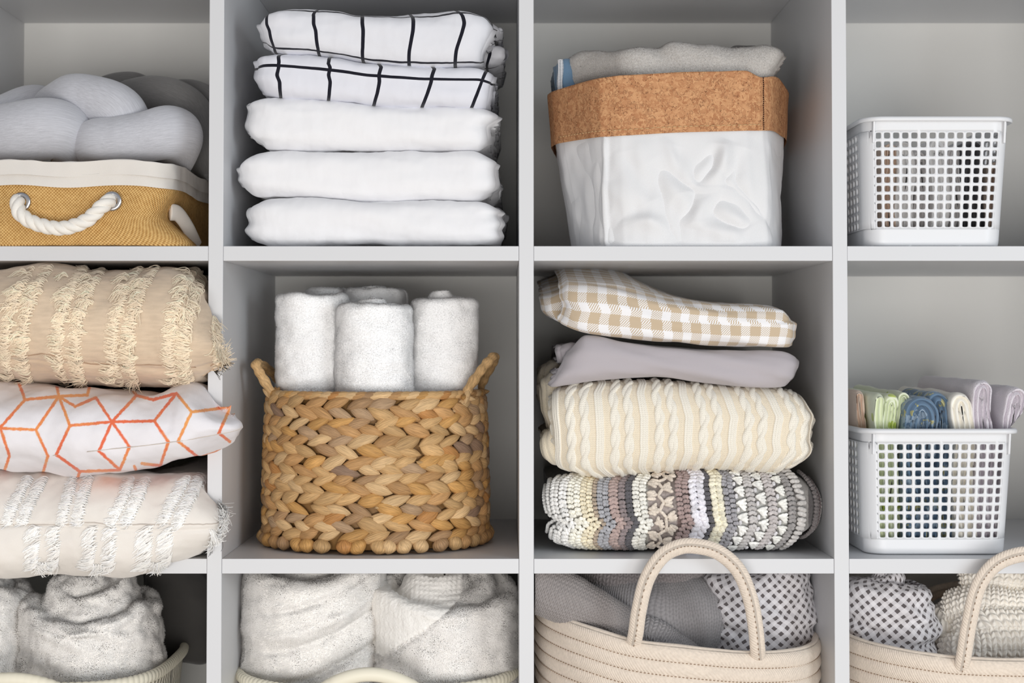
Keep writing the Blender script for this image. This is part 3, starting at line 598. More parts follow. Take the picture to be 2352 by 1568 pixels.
# ------------------------------------------------------------------ column four: perforated plastic baskets
M_plastic = mat('white_plastic', lin(224, 225, 227), rough=.38, spec=.45)
def plastic_basket(name, label, F, top, x0t, x1t, x0b, x1b, hx0, hx1, hz0, hz1, yf):
    """x..: front face edges in the picture; h..: first and last hole centres"""
    b = thing(name, (X((x0t+x1t)/2, yf), yf+.13, F), label, 'basket', 'white perforated baskets')
    zt = Z(top, yf); H = zt-F; A = (X(x0b, yf), X(x1b, yf)); B = (X(x0t, yf), X(x1t, yf)); dpt = .29; r = .022
    def W(side, s, f):
        """point of the wall: side 0 front,1 right,2 back,3 left ; s 0..1 along, f 0..1 up"""
        fl = (1-f)*.0
        xl = A[0]*(1-f)+B[0]*f; xr = A[1]*(1-f)+B[1]*f; yfr = yf+.008*(1-f); ybk = yf+dpt-.010*(1-f); z = F+.001+f*(H-.001)
        if side == 0: return np.stack([xl+(xr-xl)*s, yfr+0*s, z+0*s], -1)
        if side == 1: return np.stack([xr+0*s, yfr+(ybk-yfr)*s, z+0*s], -1)
        if side == 2: return np.stack([xr+(xl-xr)*s, ybk+0*s, z+0*s], -1)
        return np.stack([xl+0*s, ybk+(yfr-ybk)*s, z+0*s], -1)
    def rnd(P):
        # round the vertical corners by pulling points onto arcs
        f = np.clip((P[:, 2]-F)/H, 0, 1); xl = A[0]*(1-f)+B[0]*f; xr = A[1]*(1-f)+B[1]*f; yfr = yf+.008*(1-f); ybk = yf+dpt-.010*(1-f); o_ = P.copy()
        for sx_, xe in ((-1, xl), (1, xr)):
            for sy_, ye in ((-1, yfr), (1, ybk)):
                cx, cy = xe-sx_*r, ye-sy_*r; dx, dy = (P[:, 0]-cx)*sx_, (P[:, 1]-cy)*sy_; m = (dx > 0) & (dy > 0); mx = np.maximum(dx, dy); ln = np.hypot(dx, dy)+1e-12; k = np.where(m, mx/ln, 1)
                o_[:, 0] = np.where(m, cx+sx_*dx*k, o_[:, 0]); o_[:, 1] = np.where(m, cy+sy_*dy*k, o_[:, 1])
        # foot edge rounding
        c = np.stack([(xl+xr)/2, (yfr+ybk)/2], -1); e = np.clip(1-(P[:, 2]-F)/.008, 0, 1); o_[:, :2] = c+(o_[:, :2]-c)*(1-.02*(1-np.sqrt(1-e*e*.99)))[:, None]
        return o_
    mb = MB(); nz = 11; fz = np.linspace((Z(hz1, yf)-F)/H, (Z(hz0, yf)-F)/H, nz); pf = fz[1]-fz[0]
    xm = lambda f: (A[0]*(1-f)+B[0]*f, A[1]*(1-f)+B[1]*f); a_, b_ = xm(.5)
    s0, s1 = (X(hx0, yf)-a_)/(b_-a_), (X(hx1, yf)-a_)/(b_-a_)
    th = np.linspace(0, 2*PI, 16, endpoint=False)+PI/4
    sqx = lambda: None
    ring_o = []
    for q in th:
        c, s_ = math.cos(q), math.sin(q); m = max(abs(c), abs(s_)); ring_o.append((c/m*.5, s_/m*.5))
    ring_o = np.array(ring_o); ring_i = np.stack([np.sign(np.cos(th))*np.abs(np.cos(th))**.45, np.sign(np.sin(th))*np.abs(np.sin(th))**.45], -1); ring_i = ring_i/np.abs(ring_i).max()*.335
    for side, ns_ in ((0, 14), (1, 15), (2, 14), (3, 15)):
        ss = np.linspace(s0, s1, ns_) if side % 2 == 0 else np.linspace(.12, .88, ns_); ps = ss[1]-ss[0]
        for i_, s in enumerate(ss):
            for f in fz:
                R1 = np.array([W(side, s+o[0]*ps, f+o[1]*pf) for o in ring_o]); R2 = np.array([W(side, s+o[0]*ps, f+o[1]*pf) for o in ring_i])
                mb.grid(np.array([rnd(R1), rnd(R2)]), cv=True)
        sa, sb = ss[0]-ps/2, ss[-1]+ps/2; fa, fb = fz[0]-pf/2, fz[-1]+pf/2
        def patch(u0, u1, v0, v1, nu, nv):
            u = np.linspace(u0, u1, nu); v = np.linspace(v0, v1, nv); U_, V_ = np.meshgrid(u, v, indexing='ij')
            P = np.stack([W(side, uu_, vv_) for uu_, vv_ in zip(U_.ravel(), V_.ravel())]); mb.grid(rnd(P).reshape(nu, nv, 3), flip=True)
        patch(0, sa, fa, fb, 14, nz+1); patch(sb, 1, fa, fb, 14, nz+1); patch(0, 1, 0, fa, 80, 12); patch(0, 1, fb, 1, 80, 6)
    # floor
    n = 60; q = rnd(np.concatenate([W(s_, np.linspace(0, 1, n, endpoint=False), 0.0) for s_ in range(4)])); c = q.mean(0); mb.grid(np.array([q*(1-k)+c*k for k in (0, .5, .99)]), cv=True)
    o = mb.build('body', M_plastic, b)
    bm = bmesh.new(); bm.from_mesh(o.data); bmesh.ops.remove_doubles(bm, verts=bm.verts, dist=.00006); bmesh.ops.recalc_face_normals(bm, faces=bm.faces); bm.to_mesh(o.data); bm.free()
    m = o.modifiers.new('Thickness', 'SOLIDIFY'); m.thickness = .0022; m.offset = -1
    # rolled rim
    q = rnd(np.concatenate([W(s_, np.linspace(0, 1, 70, endpoint=False), 1.0) for s_ in range(4)])); c = q.mean(0); d = q-c; d[:, 2] = 0; d /= np.linalg.norm(d, axis=1)[:, None]
    prof = [(-.0015, 0), (-.0012, .0022), (.002, .0030), (.0062, .0024), (.0075, .0004), (.0072, -.0026), (.0058, -.0028), (.0056, -.0006), (.0002, -.0004)]
    P = np.array([[q[i]+d[i]*a+np.array([0, 0, z]) for (a, z) in prof] for i in range(len(q))]); mb = MB(); mb.grid(P, cu=True, cv=True); mb.build('rim', M_plastic, b)
    for side, s in ((0, .045), (0, .975)):
        p = rnd(W(side, np.array([s]), 1.0).reshape(-1, 3))[0]; mb = MB(); h = .026
        boxm(mb, p[0]-.0012, p[0]+.0012, p[1]-.006, p[1]+.004, p[2]-h, p[2]-.001); mb.V[0][[0, 4]] += (0, .004, 0)
        bevel(mb.build('clip', M_plastic, b, smooth=False), .0008, 2)
    return b
plastic_basket('plastic_basket', 'white perforated plastic basket with no folded clothes above its rim, top right cubby', F1, 274, 1990, 2330, 1998, 2312, 2022, 2288, 311, 515, .006)
F2 = FZ[2]
plastic_basket('plastic_basket', 'white perforated plastic basket with colourful folded cloths standing above its rim', F2, 990, 1985, 2335, 1993, 2318, 2026, 2294, 1027, 1231, .022)
# ------------------------------------------------------------------ column one, middle row: three cushions, bulging over the shelf edge
def strands(mb, roots, dirs, nrms, length, r, rg, col, nseg=6, curl=.5, grav=.0, ns=5, spread=.16):
    """limp threads: roots (m,3), start direction, surface normal"""
    m = len(roots); L = length*(.55+.75*rg.random(m)); k = nseg+1; P = np.zeros((m, k, 3)); P[:, 0] = roots
    d = dirs+rg.normal(size=(m, 3))*spread+nrms*.25; d /= np.linalg.norm(d, axis=1)[:, None]
    ax = rg.normal(size=(m, 3)); w_ = (rg.random(m)-.5)*2*curl
    cl = np.stack([noise(roots*70, 4.), noise(roots*70, 5.), noise(roots*70, 6.)], -1)
    for i in range(1, k):
        P[:, i] = P[:, i-1]+d*(L/nseg)[:, None]
        turn = np.cross(ax, d)*w_[:, None]*.5+rg.normal(size=(m, 3))*.10*curl+cl*.9*curl+np.array([0, 0, -grav]); turn -= nrms*(turn*nrms).sum(1)[:, None]*.6; dn_ = (d*nrms).sum(1)[:, None]; turn -= nrms*dn_*.45
        d = d+turn; d /= np.linalg.norm(d, axis=1)[:, None]
    t = np.gradient(P, axis=1); t /= np.linalg.norm(t, axis=-1, keepdims=True)+1e-9
    u = np.cross(t, nrms[:, None, :]+.01); u /= np.linalg.norm(u, axis=-1, keepdims=True)+1e-9; b = np.cross(t, u)
    th = np.linspace(0, 2*PI, ns, endpoint=False); rr = r*(1-np.linspace(0, .55, k))
    V = P[:, :, None, :]+(np.cos(th)[None, None, :, None]*u[:, :, None, :]+np.sin(th)[None, None, :, None]*b[:, :, None, :])*rr[None, :, None, None]
    A, B = np.meshgrid(np.arange(k-1), np.arange(ns), indexing='ij'); B2 = (B+1) % ns
    q = np.stack([A*ns+B, A*ns+B2, (A+1)*ns+B2, (A+1)*ns+B], -1).reshape(-1, 4); F = (q[None]+(np.arange(m)*k*ns)[:, None, None]).reshape(-1, 4)
    c = np.asarray(col)*(1+.10*rg.normal(size=(m, 1))); nvv = nrms[:, None, None, :]+.5*(V-P[:, :, None, :])/rr[None, :, None, None]; nvv = nvv/np.linalg.norm(nvv, axis=-1, keepdims=True); mb.add(V.reshape(-1, 3), Q=F, col=np.repeat(np.clip(c, 0, 1), k*ns, 0), nor=nvv)
M_slub_b = mat('beige_slub_cotton', lin(220, 198, 172), rough=.95, spec=.1, sheen=.25, bumps=[(b_weave(.0014), .0002, .4), (b_noise(80, 3), .0012, .4)], colfn=mul_noise(60, .93, 1.05, 3, (1, 1, 6)))
M_slub_w = mat('cream_slub_cotton', lin(238, 232, 224), rough=.95, spec=.1, sheen=.25, bumps=[(b_weave(.0014), .0002, .4), (b_noise(80, 3), .0012, .4)])
M_thr = mat('fringe_thread', 'Col', rough=.95, spec=.08, sheen=.3)
M_seam = mat('seam_thread', lin(176, 148, 124), rough=.95); M_seamw = mat('pale_seam', lin(206, 196, 186), rough=.95)
F2 = FZ[2]; UP1 = UX[1]-T/2; SH2 = F2
def cush(top, bot, left, right, y0, R, pn, nose, wr, disp=None, depth=.40, nu=420, nf=150):
    """nose: (py of seam) the fold's apex is pulled down to the seam; parts inside the cubby stop at the upright"""
    def hook(P):
        y = P[..., 1]; lim = UP1-.0015+np.clip(-.002-y, 0, .08)*2.6
        over = P[..., 0]-lim; P[..., 0] = np.where(over > -.01, lim-.01*np.exp(-np.clip(over+.01, 0, 1)/.01), P[..., 0])
        return P
    return fold(top, bot, left, right, y0, depth, R=R, nu=nu, nf=nf, pn=pn, endw=.06, endR=.035, ends=.25, wr=wr, disp=disp, hook=hook, lamp=.001, caps=10, yref=0.0, nb=30)
def atpx(g, px, py):
    """nearest front vertex index for a picture position, as float rows/columns"""
    if 'pp' not in g:
        P = g['P'][g['nL']:g['nR'], g['j0']-20:g['j1']+20]; v = P-np.array([0, -CAMD, 0]); c, s = math.cos(PITCH), math.sin(PITCH)
        dpt = v[..., 1]*c+v[..., 2]*s; up = v[..., 2]*c-v[..., 1]*s; g['pp'] = np.stack([CX+FPX*v[..., 0]/dpt, CY-FPX*up/dpt], -1)
    pp = g['pp']; out = []
    sub = pp[::3, ::2]
    for x, y in zip(px, py):
        k = np.argmin((sub[..., 0]-x)**2+(sub[..., 1]-y)**2); i, j = np.unravel_index(k, sub.shape[:2]); out.append((i*3+g['nL'], j*2+g['j0']-20))
    return np.array(out, float)
def fringe_line(mb, g, pts, n, dpx, length, r, rg, col, **k):
    """a row of threads rooted along a picture polyline on the surface, lying in direction dpx"""
    p = np.array(pts, float); s = np.concatenate([[0], np.cumsum(np.hypot(*np.diff(p, axis=0).T))]); q = np.sort(rg.random(n))*s[-1]
    x = np.interp(q, s, p[:, 0])+rg.normal(size=n)*1.0; y = np.interp(q, s, p[:, 1]); ij = atpx(g, x, y)
    P = samp(g['P'], ij[:, 0], ij[:, 1]); N = samp(g['N'], ij[:, 0], ij[:, 1]); N /= np.linalg.norm(N, axis=1)[:, None]
    d = np.array([dpx[0], -.15, -dpx[1]], float); d = d/np.linalg.norm(d)*np.ones((n, 1)); d = d-N*(d*N).sum(1)[:, None]
    if not k.pop('free', False): return walk(mb, g, ij, d, length, r, rg, col, drop=k.get('grav', .1)*3)
    strands(mb, P+N*.0006, d, N, length, r, rg, col, **k)
# beige fringed cushion
wr_c = [((9, 6, 12), .0060), ((26, 16, 30), .0018)]
def cdisp(seampy, pxs, am=.0022):
    zs = Z(seampy, -.02)
    return lambda P, UV: -am*np.exp(-((P[..., 2]-zs-.004*np.sin(P[..., 0]*22))/.0022)**2)+.004*np.sin((P[..., 0])*48+P[..., 2]*14)*sst(F2, F2+.1, P[..., 2]+.3)*.5
g = cush([(-150, 608), (0, 606), (200, 606), (400, 610), (470, 615), (505, 640), (545, 690)], [(-150, 880), (0, 876), (60, 884), (130, 878), (220, 885), (300, 893), (400, 892), (480, 888), (545, 884)],
         [(608, -150), (880, -150)], [(606, 478), (690, 486), (740, 500), (800, 520), (845, 536), (870, 530), (890, 500)], -.066, .13, 2.2, 835, wr_c, cdisp(838, None), depth=.42)
cb = thing('fringed_cushion', (X(200), .12, Z(890)), 'beige cushion with fringed cream stripes, topmost of three in the left cubby', 'cushion', 'fringed cushions')
mb = MB(); addfold(mb, g); mb.build('cover', M_slub_b, cb)
def walk(mb, g, ij, d0, length, r, rg, col, nseg=7, h=.0016, wav=.5, ns=5, drop=.25):
    """threads lying on the cloth: each is walked over the surface"""
    m = len(ij); L = length*(.6+.6*rg.random(m)); i, j = ij[:, 0].copy(), ij[:, 1].copy(); P, N = g['P'], g['N']; Pi = np.gradient(P, axis=0); Pj = np.gradient(P, axis=1); pts = np.zeros((m, nseg+1, 3)); ns_ = np.zeros_like(pts)
    d = d0*np.ones((m, 1))+rg.normal(size=(m, 3))*.16; p0 = samp(P, i, j); cl = np.stack([noise(p0*55, 4.), noise(p0*55, 5.), noise(p0*55, 6.)], -1)*.55; bump_ = h*(.4+1.6*rg.random(m)); tw = rg.normal(size=m)*wav
    for k in range(nseg+1):
        f = k/nseg; p = samp(P, i, j); n = samp(N, i, j); n /= np.linalg.norm(n, axis=1)[:, None]+1e-9; pts[:, k] = p+n*(.0004+bump_*math.sin(PI*min(1, f*1.1)**.7)+.0006*rg.random(m)*f)[:, None]; ns_[:, k] = n
        dd = d+cl*f*1.3+np.array([0, 0, -drop])*f*1.4+np.cross(n, d)*(tw*math.sin(f*5))[:, None]; dd = dd-n*(dd*n).sum(1)[:, None]; dd /= np.linalg.norm(dd, axis=1)[:, None]; st = L/nseg
        a, b = samp(Pi, i, j), samp(Pj, i, j); i = i+(dd*a).sum(1)/((a*a).sum(1)+1e-12)*st; j = j+(dd*b).sum(1)/((b*b).sum(1)+1e-12)*st
    t = np.gradient(pts, axis=1); t /= np.linalg.norm(t, axis=-1, keepdims=True)+1e-9; u = np.cross(t, ns_); u /= np.linalg.norm(u, axis=-1, keepdims=True)+1e-9; b = np.cross(t, u); th = np.linspace(0, 2*PI, ns, endpoint=False); rr = r*(1-np.linspace(0, .5, nseg+1)); kk = nseg+1
    V = pts[:, :, None, :]+(np.cos(th)[None, None, :, None]*u[:, :, None, :]+np.sin(th)[None, None, :, None]*b[:, :, None, :])*rr[None, :, None, None]
    A, B = np.meshgrid(np.arange(nseg), np.arange(ns), indexing='ij'); B2 = (B+1) % ns; q = np.stack([A*ns+B, A*ns+B2, (A+1)*ns+B2, (A+1)*ns+B], -1).reshape(-1, 4); F = (q[None]+(np.arange(m)*kk*ns)[:, None, None]).reshape(-1, 4)
    c = np.asarray(col)*(1+.08*rg.normal(size=(m, 1))); nvv = ns_[:, :, None, :]+.45*(V-pts[:, :, None, :])/rr[None, :, None, None]; nvv = nvv/np.linalg.norm(nvv, axis=-1, keepdims=True); mb.add(V.reshape(-1, 3), Q=F, col=np.repeat(np.clip(c, 0, 1), kk*ns, 0), nor=nvv)
thr_b = lin(250, 230, 202)
R3 = np.random.default_rng(11)
def band_b(x, L=.019, w=0):
    """lean of the stripe edges: (px at the top, mid, seam, below)"""
    return [(x+62+w, 615), (x+34, 660), (x+8, 730), (x, 800), (x+2, 838), (x+16, 880)]
for xr, xm in ((62, 22), (184, 142), (306, 268), (433, 398)):
    mb = MB()
    for xx, L in ((xr, .0135), (xm, .0120)):
        fringe_line(mb, g, band_b(xx), 380, (-1, .12), L, .0006, R3, thr_b, curl=.5, grav=.05)
        for (px_, py_) in [(xx+R3.normal()*4+((800-q)*.18 if q < 800 else 0), q) for q in R3.uniform(630, 875, 15)]:
            ij = atpx(g, [px_], [py_]); k_ = 14; d = np.array([-1, 0, R3.normal()*.5-.2])
            walk(mb, g, np.repeat(ij, k_, 0)+R3.normal(size=(k_, 2))*np.array([1.0, .6]), d/np.linalg.norm(d), .017, .0005, R3, thr_b*1.04, h=.003, drop=.7)
    fringe_line(mb, g, [(xr+6, 868), (xr+14, 884)], 60, (-.5, 1), .018, .0005, R3, thr_b, curl=.5, grav=.25, free=True)
    mb.build('fringe', M_thr, cb)
mb = MB(); fringe_line(mb, g, [(505, 720), (506, 780), (500, 838), (500, 884)], 560, (1, .15), .017, .0005, R3, thr_b, curl=.5, grav=.08, free=True); fringe_line(mb, g, [(490, 740), (490, 870)], 260, (1, .3), .014, .0005, R3, thr_b, curl=.6, grav=.1, free=True)
mb.build('fringe', M_thr, cb)
def seamline(g, pts, m, parent, r=.0006, off=.0004):
    p = spl([(a, b, 0) for a, b in pts], 90); ij = atpx(g, p[:, 0], p[:, 1]); Q = samp(g['P'], ij[:, 0], ij[:, 1])+samp(g['N'], ij[:, 0], ij[:, 1])*off
    Q = np.array([Q[max(0, i-3):i+4].mean(0) for i in range(len(Q))]); mb = MB(); tube(mb, Q, r, 6); return mb.build('seam', m, parent)
seamline(g, [(-20, 820), (70, 815), (110, 812), (184, 832), (249, 837), (306, 838), (373, 838), (433, 842), (475, 842), (500, 830)], M_seam, cb)

# white cushion with orange printed lattice
Kz = 1254/600
seg = [(-20, 842, 172, 850), (172, 850, 283, 690), (283, 690, 120, 705), (120, 705, 85, 610), (120, 705, 5, 835), (5, 850, 45, 975), (45, 975, 15, 1065), (172, 850, 230, 975), (230, 975, 205, 1060), (283, 690, 335, 830), (335, 830, 537, 812),
       (335, 830, 270, 970), (270, 970, 383, 1050), (383, 1050, 575, 1043), (383, 1050, 375, 1075), (283, 690, 420, 683), (283, 690, 270, 630), (283, 690, 360, 738), (360, 738, 460, 695), (420, 683, 430, 640), (460, 695, 537, 812), (537, 812, 655, 685), (655, 685, 625, 640),
       (655, 685, 735, 706), (735, 706, 847, 675), (537, 812, 740, 808), (740, 808, 847, 675), (740, 808, 808, 908), (808, 908, 770, 1022), (537, 812, 475, 952), (475, 952, 575, 1043), (537, 812, 622, 932), (622, 932, 575, 1043), (847, 675, 920, 765),
       (920, 765, 1108, 740), (920, 765, 855, 905), (855, 905, 955, 985), (955, 985, 925, 1040), (955, 985, 1062, 950), (1108, 740, 1050, 865), (1050, 865, 1103, 906), (1108, 740, 1190, 830), (680, 1012, 770, 1022), (645, 1025, 665, 1075), (770, 1022, 840, 1055), (1015, 600, 1108, 740), (-60, 1040, 15, 1065)]
g = cush([(-150, 872), (0, 876), (60, 884), (130, 884), (220, 890), (300, 897), (400, 897), (478, 886), (520, 888), (568, 905)], [(-150, 1090), (0, 1088), (140, 1085), (250, 1091), (330, 1090), (400, 1080), (480, 1058), (530, 1046), (568, 1040)],
         [(872, -150), (1090, -150)], [(885, 484), (905, 508), (940, 548), (968, 570), (978, 572), (990, 562), (1015, 540), (1046, 505), (1090, 440)], -.074, .11, 2.3, 1015, wr_c,
         lambda P, UV: .0045*np.sin(P[..., 0]*60+P[..., 2]*30+2*np.sin(P[..., 0]*21))*sst(X(80), X(260), P[..., 0])*sst(Z(1000), Z(900), P[..., 2])+.003*noise(P*np.array([30, 20, 14]), 8.), nu=760, nf=300, depth=.42)
P = g['P']; v = P-np.array([0, -CAMD, 0]); c_, s_ = math.cos(PITCH), math.sin(PITCH); dpt = v[..., 1]*c_+v[..., 2]*s_; up_ = v[..., 2]*c_-v[..., 1]*s_
pxq = CX+FPX*v[..., 0]/dpt; pyq = CY-FPX*up_/dpt; dmin = np.full(P.shape[:2], 99.); front = P[..., 1] < .03
for (a, b, c, d) in seg:
    a, c = a/Kz, c/Kz; b, d = b/Kz+580, d/Kz+580; L2 = (c-a)**2+(d-b)**2; t = np.clip(((pxq-a)*(c-a)+(pyq-b)*(d-b))/L2, 0, 1); dmin = np.minimum(dmin, np.hypot(pxq-a-(c-a)*t, pyq-b-(d-b)*t))
nz = noise(P*260, 1.)*1.1+noise(P*700, 2.)*.8; m = np.where(front, sst(4.3, 2.6, dmin+nz), 0)[..., None]
hue = np.clip(.35+noise(P*22, 3.)*1.1+noise(P*400, 6.)*.35, 0, 1)[..., None]; oc = lin(232, 96, 34)*(1-hue)+lin(240, 160, 70)*hue
col = lin(236, 233, 236)*(1-m*.92)+oc*m*.92
M_print = mat('printed_cotton', 'Col', rough=.95, spec=.1, sheen=.2, bumps=[(b_weave(.0013), .00015, .35), (b_noise(60, 3), .0015, .35)])
co = thing('printed_cushion', (X(200), .12, Z(1090)), 'white cushion printed with a lattice of orange lines between the two fringed cushions', 'cushion')
mb = MB(); addfold(mb, g, col=col); mb.build('cover', M_print, co)
seamline(g, [(-20, 1046), (60, 1044), (130, 1045), (220, 1034), (300, 1026), (400, 1014), (480, 1000), (540, 988), (566, 976)], M_seamw, co, .0005)
# cream fringed cushion
g = cush([(-150, 1090), (0, 1092), (140, 1090), (250, 1093), (330, 1092), (400, 1086), (470, 1090), (500, 1130), (530, 1170)], [(-150, 1306), (0, 1330), (100, 1334), (300, 1334), (400, 1326), (470, 1300), (520, 1250)],
         [(1090, -150), (1308, -150)], [(1090, 476), (1130, 490), (1160, 505), (1190, 512), (1230, 503), (1280, 480), (1308, 450)], -.056, .11, 2.5, 1205, wr_c, cdisp(1204, None), depth=.40)
# droops over the shelf edge only in front of it
P = g['P']; P[..., 2] = np.where(P[..., 1] > -.004, np.maximum(P[..., 2], F2+.001), P[..., 2]); 
cw = thing('fringed_cushion', (X(200), .12, F2), 'cream white cushion with white fringed stripes, lowest of three in the left cubby', 'cushion', 'fringed cushions')
mb = MB(); addfold(mb, g); mb.build('cover', M_slub_w, cw)
thr_w = lin(254, 251, 246)
for tp in ([(112, 1098), (84, 1150), (62, 1203)], [(214, 1098), (200, 1150), (188, 1203)], [(345, 1100), (328, 1150), (300, 1203)], [(472, 1100), (446, 1150), (420, 1203)]):
    mb = MB()
    for dx, L in ((0, .0125), (-36, .0115)): fringe_line(mb, g, [(a+dx, b) for a, b in tp], 420, (-1, .12), L, .00055, R3, thr_w, curl=.5, grav=.05)
    mb.build('fringe', M_thr, cw)
for tp in ([(137, 1208), (138, 1250), (134, 1296)], [(268, 1208), (268, 1250), (262, 1300)], [(396, 1208), (396, 1250), (390, 1296)]):
    mb = MB()
    for dx, L in ((0, .014), (-46, .016)): fringe_line(mb, g, [(a+dx, b) for a, b in tp], 380, (-1, .35), L, .00055, R3, thr_w, curl=.6, grav=.15)
    a, b = tp[-1]; fringe_line(mb, g, [(a-50, b-8), (a-2, b)], 110, (-.2, 1), .016, .0005, R3, thr_w, curl=.6, grav=.2, free=True)
    mb.build('fringe', M_thr, cw)
mb = MB(); fringe_line(mb, g, [(498, 1140), (506, 1180), (503, 1225), (480, 1270)], 560, (1, .1), .015, .0005, R3, thr_w, curl=.7, grav=.1, free=True); fringe_line(mb, g, [(486, 1215), (480, 1265)], 260, (.6, .6), .014, .0005, R3, thr_w, curl=.7, grav=.1, free=True)
mb.build('fringe', M_thr, cw)
seamline(g, [(-20, 1205), (100, 1204), (200, 1202), (300, 1204), (400, 1204), (470, 1204), (505, 1200)], M_seamw, cw)

# ------------------------------------------------------------------ column two, middle row: seagrass basket with rolled towels
bk_y, bk_cx = .162, X(866, .162); ax_t, ax_b, ay_t, ay_b = (X(1108, .162)-X(622, .162))/2, (X(1118, .162)-X(616, .162))/2, .128, .132
zt_b = Z(905, .04); Hb = zt_b-F2
def bprof(f):  # slight bulge
    return 1+.012*math.sin(PI*f)
def ell(th, f, off=0.0):
    k = bprof(f); a = (ax_b*(1-f)+ax_t*f)*k+off; b = (ay_b*(1-f)+ay_t*f)*k+off; e = .88
    c, s = np.cos(th), np.sin(th); x = bk_cx+a*np.sign(c)*np.abs(c)**e; y = bk_y+b*np.sign(s)*np.abs(s)**e
    n = np.stack([c/a, s/b, 0*th], -1); n /= np.linalg.norm(n, axis=-1, keepdims=True); return np.stack([x, y, F2+.001+f*Hb+0*th], -1), n
_t = np.linspace(0, 2*PI, 2001); _e = ell(_t, .5)[0]; _s = np.concatenate([[0], np.cumsum(np.linalg.norm(np.diff(_e, axis=0), axis=1))]); uth = lambda q: np.interp((np.asarray(q) % (2*PI))/(2*PI)*_s[-1], _s, _t)
# lobe template: a flat leaf, pointed at both ends
nl, nc = 12, 8; tl = np.linspace(-1, 1, nl); lv = []
for t in tl:
    wd = max(.04, (1-abs(t)**2.0)**.75)
    for a in np.linspace(0, 2*PI, nc, endpoint=False): lv.append((t, math.cos(a)*wd+.18*t*0, math.sin(a)*wd))
LT = np.array(lv); A_, B_ = np.meshgrid(np.arange(nl-1), np.arange(nc), indexing='ij'); LQ = np.stack([A_*nc+B_, A_*nc+(B_+1) % nc, (A_+1)*nc+(B_+1) % nc, (A_+1)*nc+B_], -1).reshape(-1, 4)
def sg_c(nt, ov, u, v, bc):
    mp = nt.nodes.new('ShaderNodeCombineXYZ'); nt.links.new(M(nt, 'MULTIPLY', u, 1), mp.inputs[0]); nt.links.new(M(nt, 'MULTIPLY', v, 1), mp.inputs[1])
    n = tex(nt, 'ShaderNodeTexNoise', mp.outputs[0], 1, Detail=3); g = nt.nodes.new('ShaderNodeMapRange'); g.inputs[1].default_value = .3; g.inputs[2].default_value = .7; g.inputs[3].default_value = .66; g.inputs[4].default_value = 1.15; nt.links.new(n, g.inputs[0])
    vm = nt.nodes.new('ShaderNodeVectorMath'); vm.operation = 'SCALE'; nt.links.new(bc, vm.inputs[0]); nt.links.new(g.outputs[0], vm.inputs['Scale']); return vm.outputs[0]
def sg_b(nt, ov, u, v):
    mp = nt.nodes.new('ShaderNodeCombineXYZ'); nt.links.new(u, mp.inputs[0]); nt.links.new(v, mp.inputs[1]); return tex(nt, 'ShaderNodeTexNoise', mp.outputs[0], 1, Detail=3)
M_grass = mat('seagrass', 'Col', rough=.6, spec=.35, colfn=sg_c, bumps=[(sg_b, .0012, .9)])
M_dark = mat('basket_shadow_core', lin(120, 88, 52), rough=.9)
R4 = np.random.default_rng(21)
def grass_cols(m):
    base = np.array([lin(208, 168, 116), lin(192, 148, 98), lin(218, 182, 134), lin(174, 138, 100), lin(202, 154, 92), lin(184, 152, 118)])
    c = base[R4.choice(6, m, p=[.3, .22, .18, .1, .12, .08])]*(1+.08*R4.normal(size=(m, 1)))
    k = R4.random(m) < .045; c[k] = lin(190, 136, 80); k = R4.random(m) < .03; c[k] = lin(150, 122, 100); return c
def lobes(mb, C, D, N, L, Wd, Th, cols, bend=0.0):
    """place leaves: centre, long direction, normal"""
    m = len(C); D = D/np.linalg.norm(D, axis=1)[:, None]; N = N-D*(N*D).sum(1)[:, None]; N /= np.linalg.norm(N, axis=1)[:, None]; B = np.cross(N, D)
    T_ = LT.copy(); R = np.stack([D*L[:, None], B*Wd[:, None], N*Th[:, None]], -1)
    V = np.einsum('mij,kj->mki', R, T_)+C[:, None, :]
    V += (N[:, None, :]*(-bend*(T_[None, :, 0:1]**2)*L[:, None, None]))
    k = len(T_); F = (LQ[None]+(np.arange(m)*k)[:, None, None]).reshape(-1, 4)
    off = R4.random((m, 1))*50
    uv = np.stack([np.broadcast_to(T_[None, :, 0]*1.2, (m, k))+off, np.broadcast_to(np.arctan2(T_[:, 2], T_[:, 1])[None]*5.5, (m, k))+off*3], -1)
    mb.add(V.reshape(-1, 3), Q=F, uv=uv.reshape(-1, 2), col=np.repeat(cols, k, 0))
sb_ = thing('seagrass_basket', (bk_cx, bk_y, F2), 'round basket of braided brown seagrass holding rolled white towels', 'basket')
mb = MB(); nb_rows = 15; th0 = np.linspace(0, 2*PI, 600)
f_lo, f_hi = .075, .965
for r_ in range(nb_rows):
    f = f_hi-(f_hi-f_lo)*(r_+.5)/nb_rows; rowh = (f_hi-f_lo)/nb_rows*Hb; m = int(round(33+R4.integers(-2, 3))); th = (np.arange(m)+R4.random()*1+R4.normal(size=m)*.10)/m*2*PI
    sl = 1 if r_ % 2 == 0 else -1
    wob = .0016*np.sin(th*2+r_*1.3)+.0009*R4.normal(size=m)
    th = uth(th); P_, N_ = ell(th, f, -.001); P_[:, 2] += wob; Tn = np.cross([0, 0, 1], N_)       # tangent
    D = Tn*1.0+np.array([0, 0, 1])*(sl*(.36+.08*R4.normal(size=m)))[:, None]; L = .0182*(1+.10*R4.normal(size=m)); Wd = rowh*.74*(1+.12*R4.normal(size=m))
    tilt = N_+Tn*(-.22)+np.array([0, 0, 1])*(sl*.25)
    lobes(mb, P_+N_*.001, D, tilt, L, Wd, np.full(m, .0050), grass_cols(m), bend=.08)
